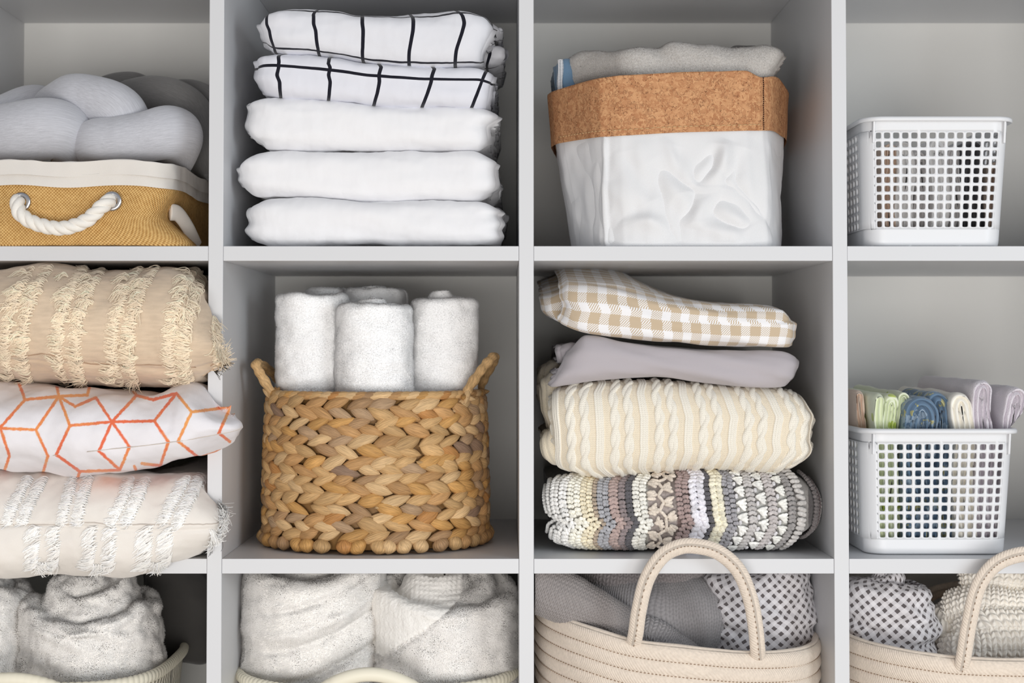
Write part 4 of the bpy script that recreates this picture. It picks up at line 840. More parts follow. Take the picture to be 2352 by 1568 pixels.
# inner wall so that the weave is closed
fs = np.linspace(.02, .98, 8); P = np.array([ell(th0, f, -.0065)[0] for f in fs]); Pi = np.array([ell(th0, f, -.011)[0] for f in fs[::-1]]); c0 = P[0].mean(0)
W_ = np.concatenate([np.array([P[0]*.02+c0*.98]), P, Pi, np.array([Pi[-1]*.02+c0*.98+np.array([0, 0, .004])])]); mb.grid(W_, cv=True, col=lin(150, 112, 66))
mb.build('woven_wall', M_grass, sb_)
# foot coil: wrapped knobs
mb = MB(); m = 46; th = (np.arange(m)+R4.normal(size=m)*.15)/m*2*PI; th = uth(th); P_, N_ = ell(th, .03, .0015); Tn = np.cross([0, 0, 1], N_)
P_[:, 2] = F2+.0095; lobes(mb, P_, np.array([0, 0, 1.])*1+Tn*(.35*R4.normal(size=m))[:, None], N_, np.full(m, .0088), np.full(m, .0094)*(1+.25*R4.random(m)), np.full(m, .0085), grass_cols(m), bend=.02)
mb.build('foot_coil', M_grass, sb_)
# top rim: wrapped coil
mb = MB(); m = 80; th = (np.arange(m)+R4.normal(size=m)*.1)/m*2*PI; th = uth(th); P_, N_ = ell(th, .985, -.002); Tn = np.cross([0, 0, 1], N_); P_[:, 2] = zt_b-.002
lobes(mb, P_, Tn+np.array([0, 0, .15]), N_, np.full(m, .0150), np.full(m, .0050), np.full(m, .0050), grass_cols(m), bend=.03)
mb.build('rim_coil', M_grass, sb_)
def gh(pts, nm):
    mb = MB(); path = spl(pts, 80); P = sweep(path, .0056, 14, prof=lambda t, i: 1+.10*math.sin(i*.9)+.06*np.sin(t*2+i*.5))
    n = len(P); uv = np.stack(np.broadcast_arrays((np.arange(n)*.35)[:, None], (np.arange(14)*1.1)[None]+np.arange(n)[:, None]*.15), -1); mb.grid(P, cv=True, uv=uv, col=lin(206, 168, 118), flip=True)
    for s_ in (4, n-5):
        k = 5; c = path[s_]; d = R4.normal(size=(k, 3)); lobes(mb, c+R4.normal(size=(k, 3))*.002, d+np.array([0, 0, 1]), np.tile([0, -1., 0], (k, 1)), np.full(k, .011), np.full(k, .004), np.full(k, .004), grass_cols(k))
    return mb.build('handle', M_grass, sb_)
gh([V3(632, 918, .11), V3(622, 898, .105), V3(600, 862, .10), V3(588, 838, .10), V3(597, 836, .13), V3(618, 850, .17), V3(640, 872, .205), V3(652, 893, .215), V3(656, 915, .21)], 'l')
gh([V3(1068, 915, .085), V3(1076, 893, .085), V3(1098, 860, .095), V3(1120, 832, .105), V3(1133, 820, .12), V3(1135, 826, .15), V3(1120, 855, .19), V3(1104, 885, .205), V3(1098, 910, .205)], 'r')
M_towel = mat('white_terry', lin(252, 252, 252), rough=.98, spec=.05, sheen=.3, bumps=[(b_noise(420, 2), .0016, .6)])
M_loop = mat('white_terry_loops', lin(254, 254, 254), rough=.98, spec=.05)
def roll(center, rad, z0, z1, lean=(0, 0), dome=.012, turns=4, flat=.95, seed=0, nth=160, core=.012, lip=.008, wr_=.0022, gr=.007, ds=.9, rot=0.0, fold_in=0, edge=None):
    """standing roll of towelling: outer wrap, rounded lip and the coil of the inner turns. returns P, N"""
    th = np.linspace(0, 2*PI, nth, endpoint=False)+rot; rows = []; H = z1-z0; nz_ = 70
    step = .006*np.clip(1-((th-rot)/(2*PI)), 0, 1)      # the wrap's free edge
    for k in range(nz_):
        f = k/(nz_-1); R = rad*(1+.02*math.sin(f*3))+step*.4; rows.append(np.column_stack([R*np.cos(th), R*flat*np.sin(th), np.full(nth, z0+f*(H-lip))]))
    for a in np.linspace(0, PI/2, 9)[1:]:
        R = rad+step*.4-lip*(1-math.cos(a)); rows.append(np.column_stack([R*np.cos(th), R*flat*np.sin(th), np.full(nth, z1-lip+lip*math.sin(a))]))
    rin = rad-lip; nr = 60
    for k in range(1, nr+1):
        f = k/nr; R = rin*(1-f)+.0008; sp = .5+.5*np.cos(2*PI*turns*f-(th-rot)+PI*0); z = z1-gr*(1-sp)*min(1, f*6)*(1 if f < .95 else .5)+dome*sst(.12, ds, f)
        rows.append(np.column_stack([R*np.cos(th), R*flat*np.sin(th), z]))
    P = np.array(rows); hf = np.clip((P[..., 2]-z0)/H, 0, 1.2); P[..., 0] += center[0]+lean[0]*hf; P[..., 1] += center[1]+lean[1]*hf
    N = nout(P); P = P+N*((wr_*fbm(P, (22, 22, 14), 3, seed)+wr_*.7*fbm(P, (30, 30, 70), 2, seed+5))*1)[..., None]
    return P, nout(P)
def small_roll(label, pxc, pxl, pxr, pytop, y, **k):
    c = (X(pxc, y), y); rad = (X(pxr, y)-X(pxl, y))/2; kw = dict(dome=.006, turns=3); kw.update(k); P, N = roll(c, rad, F2+.02, Z(pytop, y-.01), **kw)
    mb = MB(); mb.grid(P, cv=True, flip=True); vis = (P[..., 2] > Z(915, .1)) & (P[..., 1] < y+.03)
    pile(mb, P, N, 30000, .0016, .0003, R4, mask=vis+.02, rnd=.6, mi=1); o = mb.build('rolled_towel', [M_towel, M_loop]); return tag(o, label, 'towel', 'white towels rolled in the seagrass basket')
small_roll('rolled white towel in the seagrass basket, front and centre', 867, 781, 953, 700, .098, seed=1, rot=1.0, lean=(-.004, .004), dome=.008, turns=2.5)
small_roll('rolled white towel in the seagrass basket, front left beside the looped handle', 727, 645, 806, 676, .135, seed=2, rot=.4, lean=(-.006, .004), dome=-.002)
small_roll('rolled white towel in the seagrass basket, front right one', 1012, 936, 1087, 686, .135, seed=3, rot=2.2, lean=(.004, .004), dome=.012, turns=2)
small_roll('rolled white towel barely showing behind the left towel in the seagrass basket', 748, 700, 792, 660, .225, seed=4, dome=.002)
small_roll('rolled white towel in the seagrass basket, behind the front centre one', 862, 794, 932, 664, .215, seed=5, dome=.004)
# ------------------------------------------------------------------ column three, middle row: gingham, grey, cable knit and crochet
def gingham(nt, ov, u, v, bc):
    p = .0226; su = M(nt, 'LESS_THAN', M(nt, 'PINGPONG', M(nt, 'ADD', u, .5), p/2), p*.27); sv = M(nt, 'LESS_THAN', M(nt, 'PINGPONG', M(nt, 'ADD', v, .5035), p/2), p*.27)
    h = M(nt, 'LESS_THAN', M(nt, 'PINGPONG', M(nt, 'ADD', M(nt, 'SUBTRACT', u, v), 1), .0013), .00062)
    both = M(nt, 'MULTIPLY', su, sv); one = M(nt, 'ABSOLUTE', M(nt, 'SUBTRACT', su, sv)); m = M(nt, 'MAXIMUM', both, M(nt, 'MULTIPLY', one, h))
    return mixc(nt, m, bc, lin(200, 181, 155))
M_ging = mat('gingham_cotton', lin(240, 239, 240), rough=.95, spec=.1, sheen=.2, colfn=gingham, bumps=[(b_weave(.0012), .0001, .3), (b_noise(60, 3), .0012, .3)])
M_greyc = mat('grey_cotton', lin(180, 174, 178), rough=.93, spec=.15, sheen=.25, bumps=[(b_weave(.0012), .0001, .3), (b_noise(50, 3), .0014, .3)])
C3 = 'linens piled in the third cubby of the middle row'
def lift(x0, x1, a0, a1, y_=.03, y1_=.3):
    """the cloth climbs towards the back of the cubby"""
    def h(P):
        k = sst(x0, x1, P[..., 0]); P[..., 2] += (a0*(1-k)+a1*k)*np.clip((P[..., 1]-y_)/(y1_-y_), 0, 1)**.8*sst(-.3, 1, 0*P[..., 0]+1); return P
    return h
def cr1(P, UV): return .0028*noise(np.stack([UV[..., 0]*10, UV[..., 1]*60+UV[..., 0]*12, UV[..., 0]*0+7], -1))
g = fold([(1290, 674), (1300, 664), (1400, 668), (1560, 690), (1680, 700), (1800, 706), (1828, 722)], [(1290, 762), (1310, 768), (1400, 781), (1560, 794), (1700, 801), (1828, 805)],
         [(664, 1296), (690, 1292), (715, 1300), (735, 1294), (752, 1290), (768, 1300)], [(706, 1800), (716, 1816), (735, 1815), (745, 1828), (760, 1826), (780, 1822), (805, 1815)], .030, .31, R=.03, pn=2.7, nu=300,
         wr=[((10, 8, 22), .0022)], hook=lift(X(1350), X(1700), .052, .012, .035), disp=cr1, lamp=.004, layers=2)
mb = MB(); addfold(mb, g)
g2 = fold([(1250, 690), (1290, 676)], [(1262, 745), (1330, 768)], [(676, 1262), (690, 1248), (710, 1250), (740, 1268), (768, 1300)], [(676, 1320), (768, 1340)], .085, .22, R=.02, nu=60, nf=50, wr=[((20, 14, 30), .004)], endw=.012, endR=.01, hook=lift(X(1350), X(1700), .035, .01, .09)); addfold(mb, g2)
o = mb.build('folded_cloth', M_ging); tag(o, 'beige and white gingham folded cloth on top of the pile above the knits', 'cloth', C3)
g = fold([(1268, 800), (1305, 772), (1400, 784), (1560, 797), (1700, 804), (1800, 806), (1831, 815)], [(1262, 893), (1300, 884), (1400, 872), (1500, 869), (1600, 877), (1700, 888), (1780, 893), (1831, 892)],
         [(770, 1312), (800, 1306), (825, 1296), (850, 1288), (875, 1272), (893, 1264)], [(804, 1818), (815, 1828), (835, 1831), (860, 1826), (893, 1808)], .026, .31, R=.032, pn=2.5, nu=300, wr=[((9, 8, 20), .0024)], disp=cr1, lamp=.003)
mb = MB(); addfold(mb, g)
mb2 = fold([(1280, 790), (1310, 785)], [(1280, 835), (1320, 835)], [(785, 1292), (805, 1283), (835, 1290)], [(785, 1325), (835, 1325)], .07, .2, R=.02, nu=50, nf=50, wr=[((26, 14, 30), .004)], endw=.01, endR=.008, layers=4, lamp=.006); addfold(mb, mb2)
o = mb.build('folded_cloth', M_greyc); tag(o, 'plain mauve-grey folded cloth between the gingham cloth and the cream knit', 'cloth', C3)
def knit_b(w_, h_):
    def f(nt, ov, u, v):
        a = M(nt, 'FRACT', M(nt, 'DIVIDE', M(nt, 'ADD', u, 5), w_)); x = M(nt, 'ABSOLUTE', M(nt, 'SUBTRACT', a, .5)); leg = M(nt, 'SINE', M(nt, 'MULTIPLY', x, 2*PI)); leg = M(nt, 'ABSOLUTE', leg)
        vv = M(nt, 'ADD', M(nt, 'DIVIDE', v, h_), M(nt, 'MULTIPLY', x, 1.3)); mo = M(nt, 'ADD', M(nt, 'MULTIPLY', M(nt, 'COSINE', M(nt, 'MULTIPLY', vv, 2*PI)), .3), .7); return M(nt, 'MULTIPLY', leg, mo)
    return f
def knit_h(u, v, w_, h_):
    a = u/w_+50; x = np.abs(a-np.floor(a)-.5); leg = np.abs(np.sin(2*PI*x))**.7; return leg*(.62+.38*np.cos(2*PI*(v/h_+x*1.3)))
def gapc(fn, dark, amt=.6):
    """darkens the colour between the stitches: painted shade in the gaps"""
    def f(nt, ov, u, v, bc):
        g = nt.nodes.new('ShaderNodeMapRange'); nt.links.new(fn(nt, ov, u, v), g.inputs[0]); g.inputs[1].default_value = .0; g.inputs[2].default_value = .45; g.inputs[3].default_value = amt; g.inputs[4].default_value = 0; return mixc(nt, g.outputs[0], bc, dark)
    return f
kb = knit_b(.0030, .0023)
M_cable = mat('cream_cable_wool', 'Col', rough=.97, spec=.05, sheen=.4, bumps=[(kb, .0008, .7), (b_noise(900, 2), .0004, .4)])
CP = .0495; c0 = .004
def cable(P, UV):
    u, v = UV[..., 0], UV[..., 1]; q = ((u-c0)/CP) % 1.0*380; h = np.zeros_like(u)
    def rope(q, c, w_, ph, L=.042):
        x = (q-c)/(w_/2); th = 2*PI*v/L+ph; a = np.clip(1-((x-.42*np.sin(th))/.62)**2, 0, 1)**.5*(1+.35*np.cos(th)); b = np.clip(1-((x+.42*np.sin(th))/.62)**2, 0, 1)**.5*(1-.35*np.cos(th)); return np.maximum(a, b)
    h = np.maximum(h, rope(q, 168, 86, 0)); h = np.maximum(h, rope(q, 288, 86, 1.2)); h = np.maximum(h, rope(q, 288-380, 86, 1.2))
    r = (q < 72)*(.45+.25*np.abs(np.sin(q/72*PI*3))); h = np.maximum(h, r); lad = (h < .2)*.16*np.sin(2*PI*v/.0019)
    return .0023*h+.0010*lad
g = fold([(1262, 905), (1290, 885), (1400, 873), (1500, 871), (1600, 879), (1700, 888), (1800, 892), (1860, 900)], [(1255, 1080), (1300, 1090), (1345, 1096), (1450, 1088), (1560, 1080), (1650, 1076), (1740, 1082), (1800, 1085), (1860, 1075)],
         [(880, 1290), (905, 1272), (950, 1271), (1000, 1275), (1040, 1274), (1065, 1280), (1092, 1320)], [(885, 1828), (905, 1840), (940, 1856), (955, 1862), (975, 1857), (1010, 1852), (1030, 1856), (1060, 1838), (1085, 1820)],
         .024, .32, R=.055, pn=2.6, nu=1150, nf=300, wr=[((7, 6, 14), .0030)], disp=cable, lamp=.004, layers=2, endw=.035)
hh = cable(None, g['UV'])/.0023; cr = lin(248, 242, 228); dk = lin(232, 210, 172); k_ = (sst(.30, .03, hh)*.45)[..., None]  # low areas between cables tinted darker: recess shade painted into the colour
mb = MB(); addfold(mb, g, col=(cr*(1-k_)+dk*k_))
for a in ([(1244, 860), (1290, 850)], [(1246, 1010), (1330, 1060)], [(850, 1262), (880, 1243), (930, 1246), (975, 1258), (1010, 1262)], [(850, 1320), (1010, 1320)], .085, .2), \
         ([(1236, 990), (1300, 980)], [(1250, 1072), (1350, 1094)], [(980, 1262), (1010, 1248), (1040, 1254), (1070, 1275), (1090, 1310)], [(980, 1320), (1090, 1350)], .045, .24), \
         ([(1240, 830), (1275, 822)], [(1244, 940), (1290, 950)], [(822, 1262), (850, 1240), (900, 1238), (950, 1250)], [(822, 1310), (950, 1310)], .15, .18):
    g3 = fold(*a, R=.028, nu=90, nf=70, wr=[((20, 14, 20), .003)], endw=.02, endR=.014, ends=.3, lamp=.002, layers=2, disp=lambda P, UV: .0016*np.abs(np.sin(UV[..., 0]*330))); addfold(mb, g3, col=lin(240, 228, 204))
o = mb.build('cable_knit_blanket', M_cable); tag(o, 'cream cable-knit blanket folded on top of the striped crochet blanket', 'blanket', C3)
# crochet: chunky yarn stitches over a folded ground
M_yarn = mat('chunky_yarn', 'Col', rough=.97, spec=.05, sheen=.4, bumps=[(b_noise(700, 3), .0009, .7)], colfn=mul_noise(420, .86, 1.12))
g = fold([(1250, 1108), (1290, 1093), (1345, 1098), (1450, 1090), (1560, 1083), (1650, 1080), (1740, 1084), (1800, 1082), (1850, 1076), (1882, 1100)], [(1250, 1240), (1290, 1262), (1400, 1262), (1500, 1262), (1700, 1262), (1820, 1260), (1882, 1235)],
         [(1094, 1290), (1110, 1262), (1140, 1256), (1175, 1262), (1195, 1282), (1215, 1264), (1235, 1262), (1262, 1300)], [(1078, 1840), (1095, 1860), (1125, 1874), (1160, 1880), (1200, 1876), (1235, 1862), (1262, 1830)],
         .028, .31, R=.055, pn=2.5, nu=420, nf=160, wr=[((8, 7, 12), .0025)], endw=.04, endR=.03, lamp=.002, layers=2)
g['P'][..., 2] = np.maximum(g['P'][..., 2], F2+.002)
st = [(1252, 1308, 'V', (236, 235, 232)), (1308, 1338, 'V', (238, 234, 222)), (1338, 1366, 'V', (232, 222, 196)), (1366, 1376, 'V', (176, 160, 142)), (1376, 1402, 'V', (168, 168, 172)), (1402, 1424, 'V', (176, 156, 150)), (1424, 1440, 'V', (140, 128, 128)), (1440, 1456, 'V', (92, 90, 94)),
      (1456, 1488, 'S', (230, 228, 220)), (1488, 1555, 'P', (216, 204, 190)), (1555, 1585, 'S', (166, 146, 142)), (1585, 1622, 'W', (228, 226, 232)), (1622, 1634, 'S', (96, 94, 98)), (1634, 1664, 'W', (234, 228, 206)), (1664, 1690, 'S', (160, 158, 162)), (1690, 1716, 'F', (234, 233, 228)),
      (1716, 1736, 'S', (190, 186, 184)), (1736, 1762, 'F', (232, 231, 226)), (1762, 1784, 'S', (188, 182, 180)), (1784, 1808, 'F', (234, 233, 226)), (1808, 1826, 'S', (150, 146, 144)), (1826, 1860, 'H', (192, 188, 184)), (1860, 1872, 'S', (118, 112, 112)), (1872, 1890, 'S', (116, 104, 104))]
rowP = g['P'][:, (g['j0']+g['j1'])//2]; rx = CX+FPX*rowP[:, 0]/(rowP[:, 1]+CAMD); o_ = np.argsort(rx)
vrow = g['UV'][g['nL']+200]; vv_ = vrow[:, 1]; jj_ = np.arange(len(vv_))
cols = np.zeros(g['P'].shape); pxv = CX+FPX*g['P'][..., 0]/(g['P'][..., 1]+CAMD)
edges = np.array([a[0] for a in st]); kk = np.clip(np.searchsorted(edges, pxv)-1, 0, len(st)-1); carr = np.array([lin(*[c*.84 for c in a[3]]) for a in st]); cols = carr[kk]  # ground darker than its yarn: shade between stitches painted in
cols[np.isin(kk, [9])] = lin(176, 166, 162)
mb = MB(); g['P'] = g['P']-g['N']*.0035; addfold(mb, g, col=cols)
R5 = np.random.default_rng(5)
nl2, nc2 = 11, 9; tv = []
for i, t in enumerate(np.linspace(-1, 1, nl2)):
    wd = max(.08, (1-abs(t)**3.0)**.5)
    for a in np.linspace(0, 2*PI, nc2, endpoint=False): wq2 = wd*(1+.16*math.cos(3*a+t*7)); tv.append((t, math.cos(a)*wq2, math.sin(a)*wq2))
CT = np.array(tv); A_, B_ = np.meshgrid(np.arange(nl2-1), np.arange(nc2), indexing='ij'); CQ = np.stack([A_*nc2+B_, A_*nc2+(B_+1) % nc2, (A_+1)*nc2+(B_+1) % nc2, (A_+1)*nc2+B_], -1).reshape(-1, 4)
SC, SD, SN, SL, SR, SCOL = [], [], [], [], [], []
def stitch(px, v, ang, L, r, col, lift_=.0015):
    i = np.interp(px, rx[o_], np.arange(len(rx))[o_]); j = np.interp(v, vv_, jj_)
    p = samp(g['P'], np.array([i]), np.array([j]))[0]; n = samp(g['N'], np.array([i]), np.array([j]))[0]; n /= np.linalg.norm(n)
    up_ = samp(g['P'], np.array([i]), np.array([j+1.5]))[0]-samp(g['P'], np.array([i]), np.array([j-1.5]))[0]; up_ /= np.linalg.norm(up_); rt = np.cross(up_, n)
    if rt[0] < 0: rt = -rt
    d = rt*math.cos(ang)+up_*math.sin(ang); SC.append(p+n*(lift_+.0035)); SD.append(d); SN.append(n); SL.append(L/2); SR.append(r*1.22); SCOL.append(np.minimum(lin(*col)*1.10, .93)*(1+.07*R5.normal()))
pxm = 1/2040.
v0, v1 = -.078, .078
for (xa, xb, ty, col) in st:
    w_ = (xb-xa)*pxm; xc = (xa+xb)/2
    if ty in 'VWS':
        k = max(1, int(round((xb-xa)/(15 if ty == 'S' else 17)))); ww = w_/k; pit = .0052 if ty != 'W' else .0064
        if ty == 'W': k = 1; ww = w_
        for c in range(k):
            xcc = xa+(xb-xa)*(c+.5)/k
            for q in np.arange(v0, v1, pit):
                q = q+(c % 2)*pit*.5+R5.normal()*.0004
                if ty == 'W':
                    for s in (-1, 1): stitch(xcc+s*(xb-xa)*.24, q, -s*.55, ww*.58, .0026, col); stitch(xcc+s*(xb-xa)*.22, q+pit*.5, s*.35, ww*.5, .0022, col, .0008)
                else:
                    stitch(xcc-.2*ww/pxm, q, .5, ww*.72, .0019, col); stitch(xcc+.2*ww/pxm, q, -.5, ww*.72, .0019, col, .0008)
    elif ty == 'H':
        for q in np.arange(v0, v1, .0062): stitch(xc-5, q+R5.normal()*.0005, -.25+R5.normal()*.15, w_*.75, .0023, col, .002); stitch(xc+11, q-.001, -.55, w_*.42, .0022, col)
    elif ty == 'F':
        for n_, q in enumerate(np.arange(v0, v1, .0150)):
            q = q+(.0075 if xa == 1736 else 0)
            for a in (-.95, -.55, -.15, .25): stitch(xa+(xb-xa)*(.5), q+math.sin(a)*w_*.42-.001, a, w_*1.0, .0017, col, .002)
            stitch(xa+(xb-xa)*.15, q+.006, 1.4, .006, .0016, (214, 212, 214))
    elif ty == 'P':
        for n_, q in enumerate(np.arange(v0, v1, .0165)):
            for cx, dq in ((.22, 0), (.75, .0082)):
                for k in range(5): stitch(xa+(xb-xa)*cx+R5.normal()*2.5, q+dq+(k-2)*.0019, .25*(k-2)+R5.normal()*.2, .0105, .0018, col, .002)
            stitch(xa+(xb-xa)*.5, q+.004, 1.0, .013, .0016, col); stitch(xa+(xb-xa)*.5, q+.012, -1.0, .013, .0016, col)
SC, SD, SN, SL, SR, SCOL = map(np.array, (SC, SD, SN, SL, SR, SCOL)); SD /= np.linalg.norm(SD, axis=1)[:, None]
ok = SC[:, 2] > F2+.004; SC, SD, SN, SL, SR, SCOL = [a[ok] for a in (SC, SD, SN, SL, SR, SCOL)]
B = np.cross(SN, SD); R_ = np.stack([SD*SL[:, None], B*SR[:, None], SN*(SR*.9)[:, None]], -1); mb.inst(CT, CQ, R_, SC, cols=SCOL)
o = mb.build('crochet_blanket', M_yarn); tag(o, 'chunky crochet blanket in white, beige and grey stripes, folded on the shelf', 'blanket', C3)

# ------------------------------------------------------------------ folded clothes standing in the plastic baskets
BK = [(Z(274, .006), (X(1998, .006), X(1990, .006)), (X(2312, .006), X(2330, .006))), (Z(990, .022), (X(1993, .022), X(1985, .022)), (X(2318, .022), X(2335, .022)))]
def stand(name, label, cat, m, xl, xr, ztop_px, y0, y1, zb, layers=3, col=None, amp=.0042, seed=0, group=None, yr=.05, lean=0.0, wr=.002, bk=1):
    """cloth folded to a slab and stood on edge: rounded fold on top, its layered end facing the room"""
    x0, x1 = X(xl, yr), X(xr, yr); zt = Z(ztop_px, yr); hw = (x1-x0)/2; xc = (x0+x1)/2; n = 80; r = min(hw*.98, .02)
    pts = [(-hw, zb)] + [(-hw, zb+(zt-r-zb)*k/24) for k in range(1, 25)] + [(-hw*math.cos(a), zt-r+r*math.sin(a)) for a in np.linspace(0, PI, 22)[1:-1]] + [(hw, zt-r-(zt-r-zb)*k/24) for k in range(25)]
    L = np.array(pts); rows = []; ys = y0+(y1-y0)*np.linspace(0, 1, 40)**1.3
    for f in np.linspace(1, 0, 22)[:-1]:
        sp = np.column_stack([L[:, 0]*(1-f), np.where(L[:, 1] > zb+.01, L[:, 1]-(hw*.9)*f*(L[:, 1] > zt-r*1.2)*1.0, L[:, 1])])
        rows.append(np.column_stack([xc+sp[:, 0], y0-.002*0+amp*(1-np.cos(2*PI*layers*f))*.5*1.0+.004*0*sp[:, 0], sp[:, 1]]))
    for y in ys: rows.append(np.column_stack([xc+L[:, 0], np.full(len(L), y+.003), L[:, 1]]))
    P = np.array(rows); e = np.clip(1-(P[..., 1]-y0)/.012, 0, 1); P[..., 0] = xc+(P[..., 0]-xc)*(1-.10*e*e)+lean*(P[..., 2]-zb)+.002*np.sin(P[..., 2]*60+seed)*1; P[..., 2] -= .004*e*e*(P[..., 2] > zt-.03)
    N = -normals(P); P = P+N*(wr*fbm(P, (30, 12, 26), 3, seed))[..., None]
    uv = np.stack([P[..., 1]+seed*.013, np.cumsum(np.concatenate([np.zeros((P.shape[0], 1)), np.linalg.norm(np.diff(P, axis=1), axis=-1)], 1), 1)], -1)
    zr, wl, wh = BK[bk]; f_ = np.clip((P[..., 2]-zb+.006)/(zr-zb+.006), 0, 1); lo = wl[0]*(1-f_)+wl[1]*f_+.0035; hi = wh[0]*(1-f_)+wh[1]*f_-.0035+np.clip(P[..., 2]-zr-.002, 0, 1)*.9
    P[..., 0] = np.clip(P[..., 0], lo, hi); P[..., 1] = np.maximum(P[..., 1], .034)
    mb = MB(); mb.grid(P, uv=uv, col=col); b = mb.build(name, m); b.data.materials[0] = m
    return tag(b, label, cat, group)
M_fab = lambda nm, c, **k: mat(nm, c, rough=.95, spec=.1, sheen=.25, bumps=[(b_weave(.0013), .0001, .3), (b_noise(90, 3), .0014, .5)], **k)
def dots(nt, ov, u, v, bc):
    vn = nt.nodes.new('ShaderNodeTexVoronoi'); vn.inputs['Scale'].default_value = 48; nt.links.new(ov, vn.inputs['Vector']); return mixc(nt, M(nt, 'LESS_THAN', vn.outputs['Distance'], .24), bc, lin(190, 206, 110))
def marble(nt, ov, u, v, bc):
    n = tex(nt, 'ShaderNodeTexNoise', ov, 55, Detail=4); a = mixc(nt, M(nt, 'GREATER_THAN', n, .55), lin(104, 128, 152), lin(156, 174, 190)); n2 = tex(nt, 'ShaderNodeTexNoise', ov, 90, Detail=2); return mixc(nt, M(nt, 'MULTIPLY', M(nt, 'GREATER_THAN', n2, .64), .8), a, lin(186, 178, 112))
M_be, M_gd, M_bl = M_fab('beige_cotton', lin(222, 200, 182)), M_fab('green_dotted_cotton', lin(226, 232, 206), colfn=dots), M_fab('blue_marbled_cotton', lin(104, 128, 152), colfn=marble)
M_cq, M_lv, M_wh = M_fab('cream_quilted', lin(238, 234, 224)), mat('pale_lilac_terry', lin(222, 216, 222), rough=.97, spec=.05, sheen=.4, bumps=[(b_noise(600, 2), .0012, .8)]), M_fab('white_jersey', lin(236, 235, 234))
zb2 = F2+.006; G4 = 'cloths standing in the lower plastic basket'
S4 = [('folded_cloth', 'beige folded cloth at the left end of the lower plastic basket', M_be, 1950, 1986, 893, .125, .28, 2, .0), ('folded_cloth', 'narrow tan cloth between the beige cloth and the green dotted ones', M_be, 1978, 2000, 897, .075, .26, 1, 0),
      ('folded_cloth', 'pale green dotted cloth next to the beige cloths, leftmost of the green ones', M_gd, 2000, 2022, 903, .040, .27, 1, .02), ('folded_cloth', 'pale green dotted cloth in the middle of the three green ones', M_gd, 2020, 2052, 906, .042, .27, 2, .02),
      ('folded_cloth', 'pale green dotted cloth beside the blue cloths', M_gd, 2050, 2078, 897, .055, .28, 2, .03), ('folded_cloth', 'blue marbled cloth, the left and wider one, coiled at its end', M_bl, 2066, 2146, 909, .036, .16, 3, .0),
      ('folded_cloth', 'blue marbled cloth, the right and taller one, next to the cream cloth', M_bl, 2128, 2184, 899, .048, .17, 2, .0), ('folded_cloth', 'cream quilted cloth between the blue cloth and the lilac towels', M_cq, 2182, 2234, 900, .040, .28, 2, -.01),
      ('folded_towel', 'pale lilac towel, taller one beside the cream cloth', M_lv, 2232, 2276, 872, .042, .28, 2, 0), ('folded_towel', 'pale lilac towel loosely folded at the right end of the lower plastic basket', M_lv, 2276, 2322, 887, .040, .28, 2, .08)]
for k, (nm, lb, m, a, b, t, y0, y1, ly, ln) in enumerate(S4): stand(nm, lb, 'towel' if 'towel' in nm else 'cloth', m, a, b, t, y0, y1, zb2, ly, seed=k+1, group=G4, lean=ln, amp=.007 if m in (M_bl, M_lv) else .0045, wr=.0022)
zb1 = F1+.006; M_dk = M_fab('charcoal_cotton', lin(70, 70, 74)); M_gy = M_fab('pale_grey_cotton', lin(206, 203, 202))
S1 = [('beige cloth inside the upper plastic basket, at its left end', M_be, 2022, 2052, 330), ('white cloth inside the upper plastic basket, second from its left end', M_wh, 2054, 2098, 322), ('pale grey cloth inside the upper plastic basket beside the white ones', M_gy, 2100, 2130, 345), ('white cloth in the middle of the upper plastic basket', M_wh, 2132, 2176, 318),
      ('pale grey cloth in the middle of the upper plastic basket, next to the charcoal one', M_gy, 2178, 2206, 335), ('charcoal cloth inside the upper plastic basket', M_dk, 2208, 2262, 322), ('beige cloth at the right end of the upper plastic basket', M_be, 2264, 2292, 372)]
for k, (lb, m, a, b, t) in enumerate(S1): stand('folded_cloth', lb, 'cloth', m, a, b, t, .035+.006*(k % 3), .27, zb1, 2, seed=k+20, group='cloths inside the upper plastic basket', yr=.05, bk=0)
